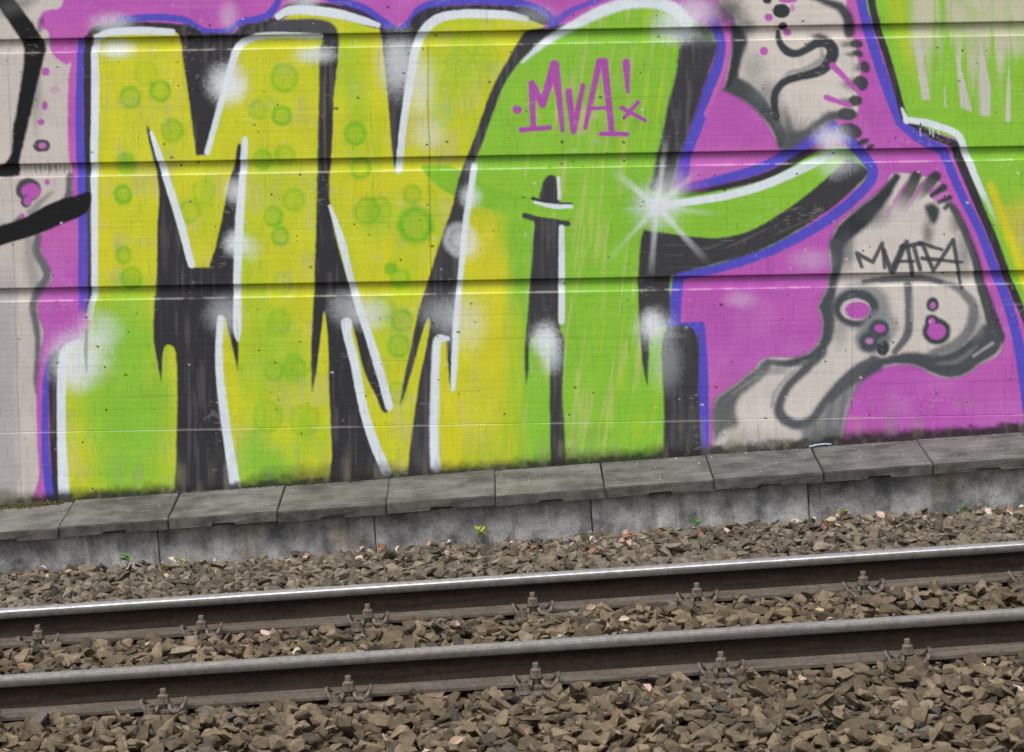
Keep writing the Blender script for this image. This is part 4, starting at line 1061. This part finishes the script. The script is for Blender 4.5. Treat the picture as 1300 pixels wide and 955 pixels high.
hy = BY0 + (np.arange(HNY) + .5) * RES; hx = BX0 + (np.arange(HNX) + .5) * RES
PROF = bed_profile(hy) 
HM = np.broadcast_to((PROF - 0.05)[:, None], (HNY, HNX)).copy()
for fx in FX:                                            # sleepers stand in the bed
    HM[np.ix_((np.abs(hy - sum(Y_RAIL) / 2) < .95), (np.abs(hx - fx) < .12))] = -RH - .02
block_mask = np.zeros((HNY, HNX), bool)
for Yr in Y_RAIL:
    block_mask[np.abs(hy - Yr) < .066, :] = True
    for fx in FX:
        for s in (-1, 1):
            block_mask[np.ix_((np.abs(hy - Yr - s * .10) < .05), (np.abs(hx - fx) < .085))] = True
        block_mask[np.ix_((np.abs(hy - Yr + .15) < .028), (np.abs(hx - fx + .047) < .028))] = True
relief = 0.012 * n2(hx[None, :] * 4 + 0 * hy[:, None], hy[:, None] * 4 + 0 * hx[None, :], 201) + 0.010 * n2(hx[None, :] * 11 + 0 * hy[:, None], hy[:, None] * 11 + 0 * hx[None, :], 202)
TOP = PROF[:, None] + relief
for Yr in Y_RAIL:
    nr = np.abs(hy - Yr) < .15
    TOP[nr] = np.minimum(TOP[nr], -RH - .004)
    for fx in FX:
        sel = np.ix_((hy > Yr - .22) & (hy < Yr + .2), np.abs(hx - fx) < .125)
        TOP[sel] = np.minimum(TOP[sel], -RH - .012)
stones = []
NTRY = 64000
cand = rng.random((NTRY, 2, 2)); sizes = rng.random((NTRY, 6))
for i in range(NTRY):
    best = None
    for cnd in cand[i]:
        iy = int(cnd[1] * HNY); ix = int(cnd[0] * HNX)
        v_ = HM[iy, ix] - TOP[iy, ix]
        if best is None or v_ < best[0]: best = (v_, iy, ix)
    v_, iy, ix = best
    if v_ > 0.004 or block_mask[iy, ix]: continue
    s = sizes[i]
    L_ = 0.0135 + 0.029 * s[0] ** 1.35                     # half length
    if hy[iy] > 9.6: L_ *= 0.95
    a_, b_, c_ = L_, L_ * (0.58 + .32 * s[1]), L_ * (0.28 + .32 * s[2])
    k = max(1, int(b_ * .75 / RES))
    y0, y1, x0, x1 = max(iy - k, 0), min(iy + k + 1, HNY), max(ix - k, 0), min(ix + k + 1, HNX)
    if block_mask[y0:y1, x0:x1].any():
        if s[3] > .55: continue
        a_ *= .55; b_ *= .55; c_ *= .6; k = max(1, int(b_ * .75 / RES))
        y0, y1, x0, x1 = max(iy - k, 0), min(iy + k + 1, HNY), max(ix - k, 0), min(ix + k + 1, HNX)
        if block_mask[y0:y1, x0:x1].any(): continue
    sub = HM[y0:y1, x0:x1]
    zb = 0.55 * sub.max() + 0.45 * sub.mean()
    zc = zb + c_ * .55
    yy = (np.arange(y0, y1) - iy)[:, None] * RES / b_; xx = (np.arange(x0, x1) - ix)[None, :] * RES / b_
    rr = np.clip(1 - (yy ** 2 + xx ** 2) * .6, 0, 1)
    HM[y0:y1, x0:x1] = np.maximum(sub, zc + c_ * .75 * np.sqrt(rr))
    stones.append((hx[ix], hy[iy], zc, a_, b_, c_, s[4], s[5]))
S = np.array(stones)
n_st = len(S)
rz = rng.random(n_st) * 6.283; rx = rng.normal(0, .36, n_st); ry = rng.normal(0, .36, n_st)
kind = rng.integers(0, NBASE, n_st)
def rot(i):
    cx, sx, cy, sy, cz, sz = math.cos(rx[i]), math.sin(rx[i]), math.cos(ry[i]), math.sin(ry[i]), math.cos(rz[i]), math.sin(rz[i])
    return (np.array([[cz, -sz, 0], [sz, cz, 0], [0, 0, 1]]) @ np.array([[cy, 0, sy], [0, 1, 0], [-sy, 0, cy]]) @ np.array([[1, 0, 0], [0, cx, -sx], [0, sx, cx]]))
front = np.clip((10.0 - S[:, 1]) / .8, 0, 1)[:, None]
tone = 0.42 + 0.76 * S[:, 6][:, None] ** 1.2
tintc = (np.array([0.285, 0.252, 0.212]) * (1 - front) + np.array([0.280, 0.230, 0.168]) * front) * tone
u_ = S[:, 7]
tintc[u_ > .93] = np.array([0.21, 0.204, 0.195]) * tone[u_ > .93]
tintc[u_ > .975] = np.array([0.36, 0.32, 0.26]) * tone[u_ > .975]
tintc[u_ < .05] = np.array([0.10, 0.088, 0.078])
tintc = tintc * np.array([0.88, 0.825, 0.75])
# which stones show largest in the picture
spx, spy = proj(S[:, 0], S[:, 1], S[:, 2] + GRADE * S[:, 0])
ii = ((S[:, 1] - BY0) / RES).astype(int).clip(0, HNY - 1); jj = ((S[:, 0] - BX0) / RES).astype(int).clip(0, HNX - 1)
on_top = S[:, 2] + S[:, 5] > HM[ii, jj] - .004
score = (S[:, 3] * S[:, 4]) / S[:, 1] ** 2 * on_top * (spx > 0) * (spx < 1300) * (spy < 940)
pick = set(np.argsort(-score)[:300].tolist())
VV, FF, CC = [], [], []; off = 0
for i in range(n_st):
    bv, bf = base_stones[kind[i]]
    v_ = (bv * S[i, 3:6]) @ rot(i).T
    p = np.array([S[i, 0], S[i, 1], S[i, 2] + GRADE * S[i, 0]])
    if i in pick:
        o = mesh_np('stone', v_, bf, M_STONE, BED, p, np.broadcast_to(tintc[i], v_.shape), cname='tint')
        continue
    VV.append(v_ + p); FF.append(bf + off); CC.append(np.broadcast_to(tintc[i], v_.shape)); off += len(v_)
o = mesh_np('ballast', np.concatenate(VV), np.concatenate(FF), M_STONE, BED, color=np.concatenate(CC), cname='tint')
tag(o, 'angular brown grey crushed stones of the track bed', kind='stuff')
def ballast_z(x_, y_):
    i_ = min(max(int((y_ - BY0) / RES), 0), HNY - 1); j_ = min(max(int((x_ - BX0) / RES), 0), HNX - 1)
    return float(HM[max(i_ - 2, 0):i_ + 3, max(j_ - 2, 0):j_ + 3].max()) + GRADE * x_

# ------------------------------------------------------------------ small things: weeds, dry leaves, moss and dirt at the wall foot
def leaf_bm(bm, o_, d, up, ln, wd, fold=.25):
    o_ = Vector(o_); d = Vector(d).normalized(); s = d.cross(Vector(up)).normalized(); n_ = s.cross(d).normalized()
    prof = [(0, .06), (.3, .9), (.6, 1.0), (.85, .55), (1.0, .03)]
    L_, Mv, R_ = [], [], []
    for t, w_ in prof:
        c = o_ + d * ln * t - n_ * ln * .22 * t * t
        L_.append(bm.verts.new(c + s * wd * .5 * w_ + n_ * wd * fold * w_)); Mv.append(bm.verts.new(c)); R_.append(bm.verts.new(c - s * wd * .5 * w_ + n_ * wd * fold * w_))
    for i in range(len(prof) - 1):
        bm.faces.new([L_[i], Mv[i], Mv[i + 1], L_[i + 1]]); bm.faces.new([Mv[i], R_[i], R_[i + 1], Mv[i + 1]])
def weed(px_, size, m, label, seed, n_leaf=6, tall=False):
    r = random.Random(seed)
    yb = 11.975 - r.uniform(.03, .10)
    xb = on_plane(px_, 690, yb).x
    zb = ballast_z(xb, yb)
    e = empty('weed', (xb, yb, zb)); tag(e, label, 'weed')
    bm = bmesh.new()
    tops = []
    for k in range(3 if not tall else 4):
        a_ = r.uniform(0, 6.28); top = Vector((math.cos(a_) * size * .35, math.sin(a_) * size * .25 - .01, size * r.uniform(.6, 1.0) * (1.3 if tall else 1)))
        tube(bm, [(0, 0, 0), top * .5 + Vector((0, 0, size * .12)), top], .0012, 5); tops.append(top)
    obj('stem', bm, m, e)
    for k in range(n_leaf):
        t = tops[k % len(tops)]; a_ = r.uniform(0, 6.28)
        bm = bmesh.new(); leaf_bm(bm, t * r.uniform(.6, 1.0), (math.cos(a_), math.sin(a_) * .8 - .3, r.uniform(.1, .7)), (0, 0, 1), size * r.uniform(.5, .75), size * r.uniform(.28, .42) * (.6 if tall else 1))
        obj('leaf', bm, m, e, shade=True)
weed(112, .045, M_GREEN, 'tiny dark green weed at the trough foot beside a taller broad leaved weed', 1, 5)
weed(160, .062, M_GREEN, 'broad leaved green weed at the trough foot near a yellowish weed', 2, 6)
weed(232, .05, M_GREEN2, 'yellow green weed in the ballast at the trough foot', 3, 6)
weed(609, .06, M_GREEN2, 'taller feathery yellow green weed against the stained trough block', 4, 12, True)
weed(882, .05, M_GREEN, 'small round bright green weed between stones below the letter A', 5, 7)
weed(1071, .045, M_GREEN2, 'green weed beside a pile of pale dry leaves', 6, 6)
weed(1223, .05, M_GREEN, 'green weed at the trough foot below the purple painted ground', 7, 6)

leafm = [plain('dry_leaf_%s' % n_, c_, .7) for n_, c_ in (('tan', (.50, .36, .24)), ('pale', (.62, .52, .42)), ('rust', (.30, .13, .07)), ('pink', (.55, .40, .34)))]
lmesh = []
for k in range(8):
    r = random.Random(300 + k); bm = bmesh.new()
    leaf_bm(bm, (-.5, 0, 0), (1, 0, .1), (0, 0, 1), 1.0, r.uniform(.45, .75), r.uniform(-.3, .5))
    for v_ in bm.verts: v_.co += Vector((r.uniform(-.05, .05), r.uniform(-.06, .06), r.uniform(-.09, .09)))
    me = bpy.data.meshes.new('dry_leaf'); bm.to_mesh(me); bm.free(); me.materials.append(leafm[k % 4]); lmesh.append(me)
rl = random.Random(5)
spots = []
for (px_, n_) in [(300, 3), (160, 2), (105, 3), (60, 4), (210, 3), (360, 3), (395, 3), (455, 4), (495, 4), (570, 3), (650, 3), (690, 4), (745, 8), (790, 9), (830, 4), (870, 2), (925, 2), (1010, 4), (1050, 9), (1090, 4), (1110, 3), (1145, 4), (1180, 2), (1260, 5), (1295, 4)]:
    for _ in range(n_):
        yb = 11.96 - abs(rl.gauss(0, .3)); spots.append((on_plane(px_ + rl.gauss(0, 12), 700, yb).x, yb))
for _ in range(26): spots.append((rl.uniform(-1.7, 1.7), rl.uniform(8.6, 9.35)))
for _ in range(14): spots.append((rl.uniform(-1.6, 1.6), rl.uniform(7.5, 8.25)))
for (xb, yb) in spots:
    if min(abs(yb - Yr) for Yr in Y_RAIL) < .09: continue
    me = rl.choice(lmesh); o = bpy.data.objects.new('dry_leaf', me); C.objects.link(o)
    s = rl.uniform(.026, .055); o.scale = (s, s, s)
    o.location = (xb, yb, ballast_z(xb, yb) + .012); o.rotation_euler = (rl.gauss(0, .5), rl.gauss(0, .4), rl.uniform(0, 6.28))
    tn = me.materials[0].name.split('_')[2].split('.')[0]; tag(o, 'small curled dry leaf of %s colour lying on the ballast' % {'tan': 'tan', 'pale': 'pale cream', 'rust': 'dark rust', 'pink': 'pinkish brown'}[tn], 'leaf', 'dry leaves scattered on the ballast')

def lid_top(x_, y_):
    t = (y_ - Y_LID) / (Y_WALL - Y_LID)
    return lid_front_z(x_) * (1 - t) + wall_base_z(x_) * t
# moss cushion and dirt: many tiny lumps in one mesh each
def lumps(name, pts, m, label, cat):
    VV, FF = [], []; off = 0
    for (p, s) in pts:
        bv, bf = base_stones[rl.randrange(NBASE)]
        VV.append(bv * np.array([s, s * .8, s * rl.uniform(.4, .8)]) + np.array(p)); FF.append(bf + off); off += len(bv)
    o = mesh_np(name, np.concatenate(VV), np.concatenate(FF), m)
    return tag(o, label, cat, kind='stuff')
pts = []
for _ in range(420):
    x_ = on_plane(rl.triangular(-40, 95, 30), 635, 12.38).x; y_ = 12.405 - abs(rl.gauss(0, .03)); pts.append(((x_, y_, lid_top(x_, y_) + rl.uniform(0, .018) * max(0, 1 - (12.42 - y_) / .1)), rl.uniform(.003, .009)))
lumps('moss', pts, M_MOSS, 'brown green moss cushion on the lids at the wall foot', 'moss')
pts = []
for _ in range(900):
    x_ = rl.uniform(-2.6, 2.6)
    if n2(np.array([x_ * 2.2]), np.array([0.5]), 301)[0] < rl.uniform(-.6, .5): continue
    y_ = 12.412 - abs(rl.gauss(0, .009)); pts.append(((x_, y_, lid_top(x_, y_) + rl.uniform(-.002, .004)), rl.uniform(.002, .0065)))
lumps('wall_foot_dirt', pts, M_DIRT, 'dark crumbs of dirt along the joint between wall and lids', 'dirt')
# pale grit specks lying on the lids
pts = []
for _ in range(150):
    x_ = rl.uniform(-2.5, 2.5); y_ = rl.uniform(11.95, 12.40); pts.append(((x_, y_, lid_top(x_, y_) + .0005), rl.uniform(.0015, .0055)))
lumps('grit', pts, plain('pale_grit', (.5, .49, .46), .9), 'pale grit specks scattered over the concrete lids', 'grit')
# blue and white plastic strip
p0 = on_plane(1028, 567, 12.37); p1 = on_plane(1056, 564, 12.37)
bm = bmesh.new(); tube(bm, [(0, 0, 0), ((p1.x - p0.x) * .3, .01, .004), ((p1.x - p0.x) * .7, .012, .006), (p1.x - p0.x, 0, .004)], .004, 6)
o = obj('plastic_strip', bm, plain('blue_white_plastic', (.45, .55, .8), .4), None, (p0.x, 12.385, lid_top(p0.x, 12.385) + .005), True); o.rotation_euler = (0, -ang, 0)
tag(o, 'thin pale blue plastic strip lying on a lid at the wall', 'litter')
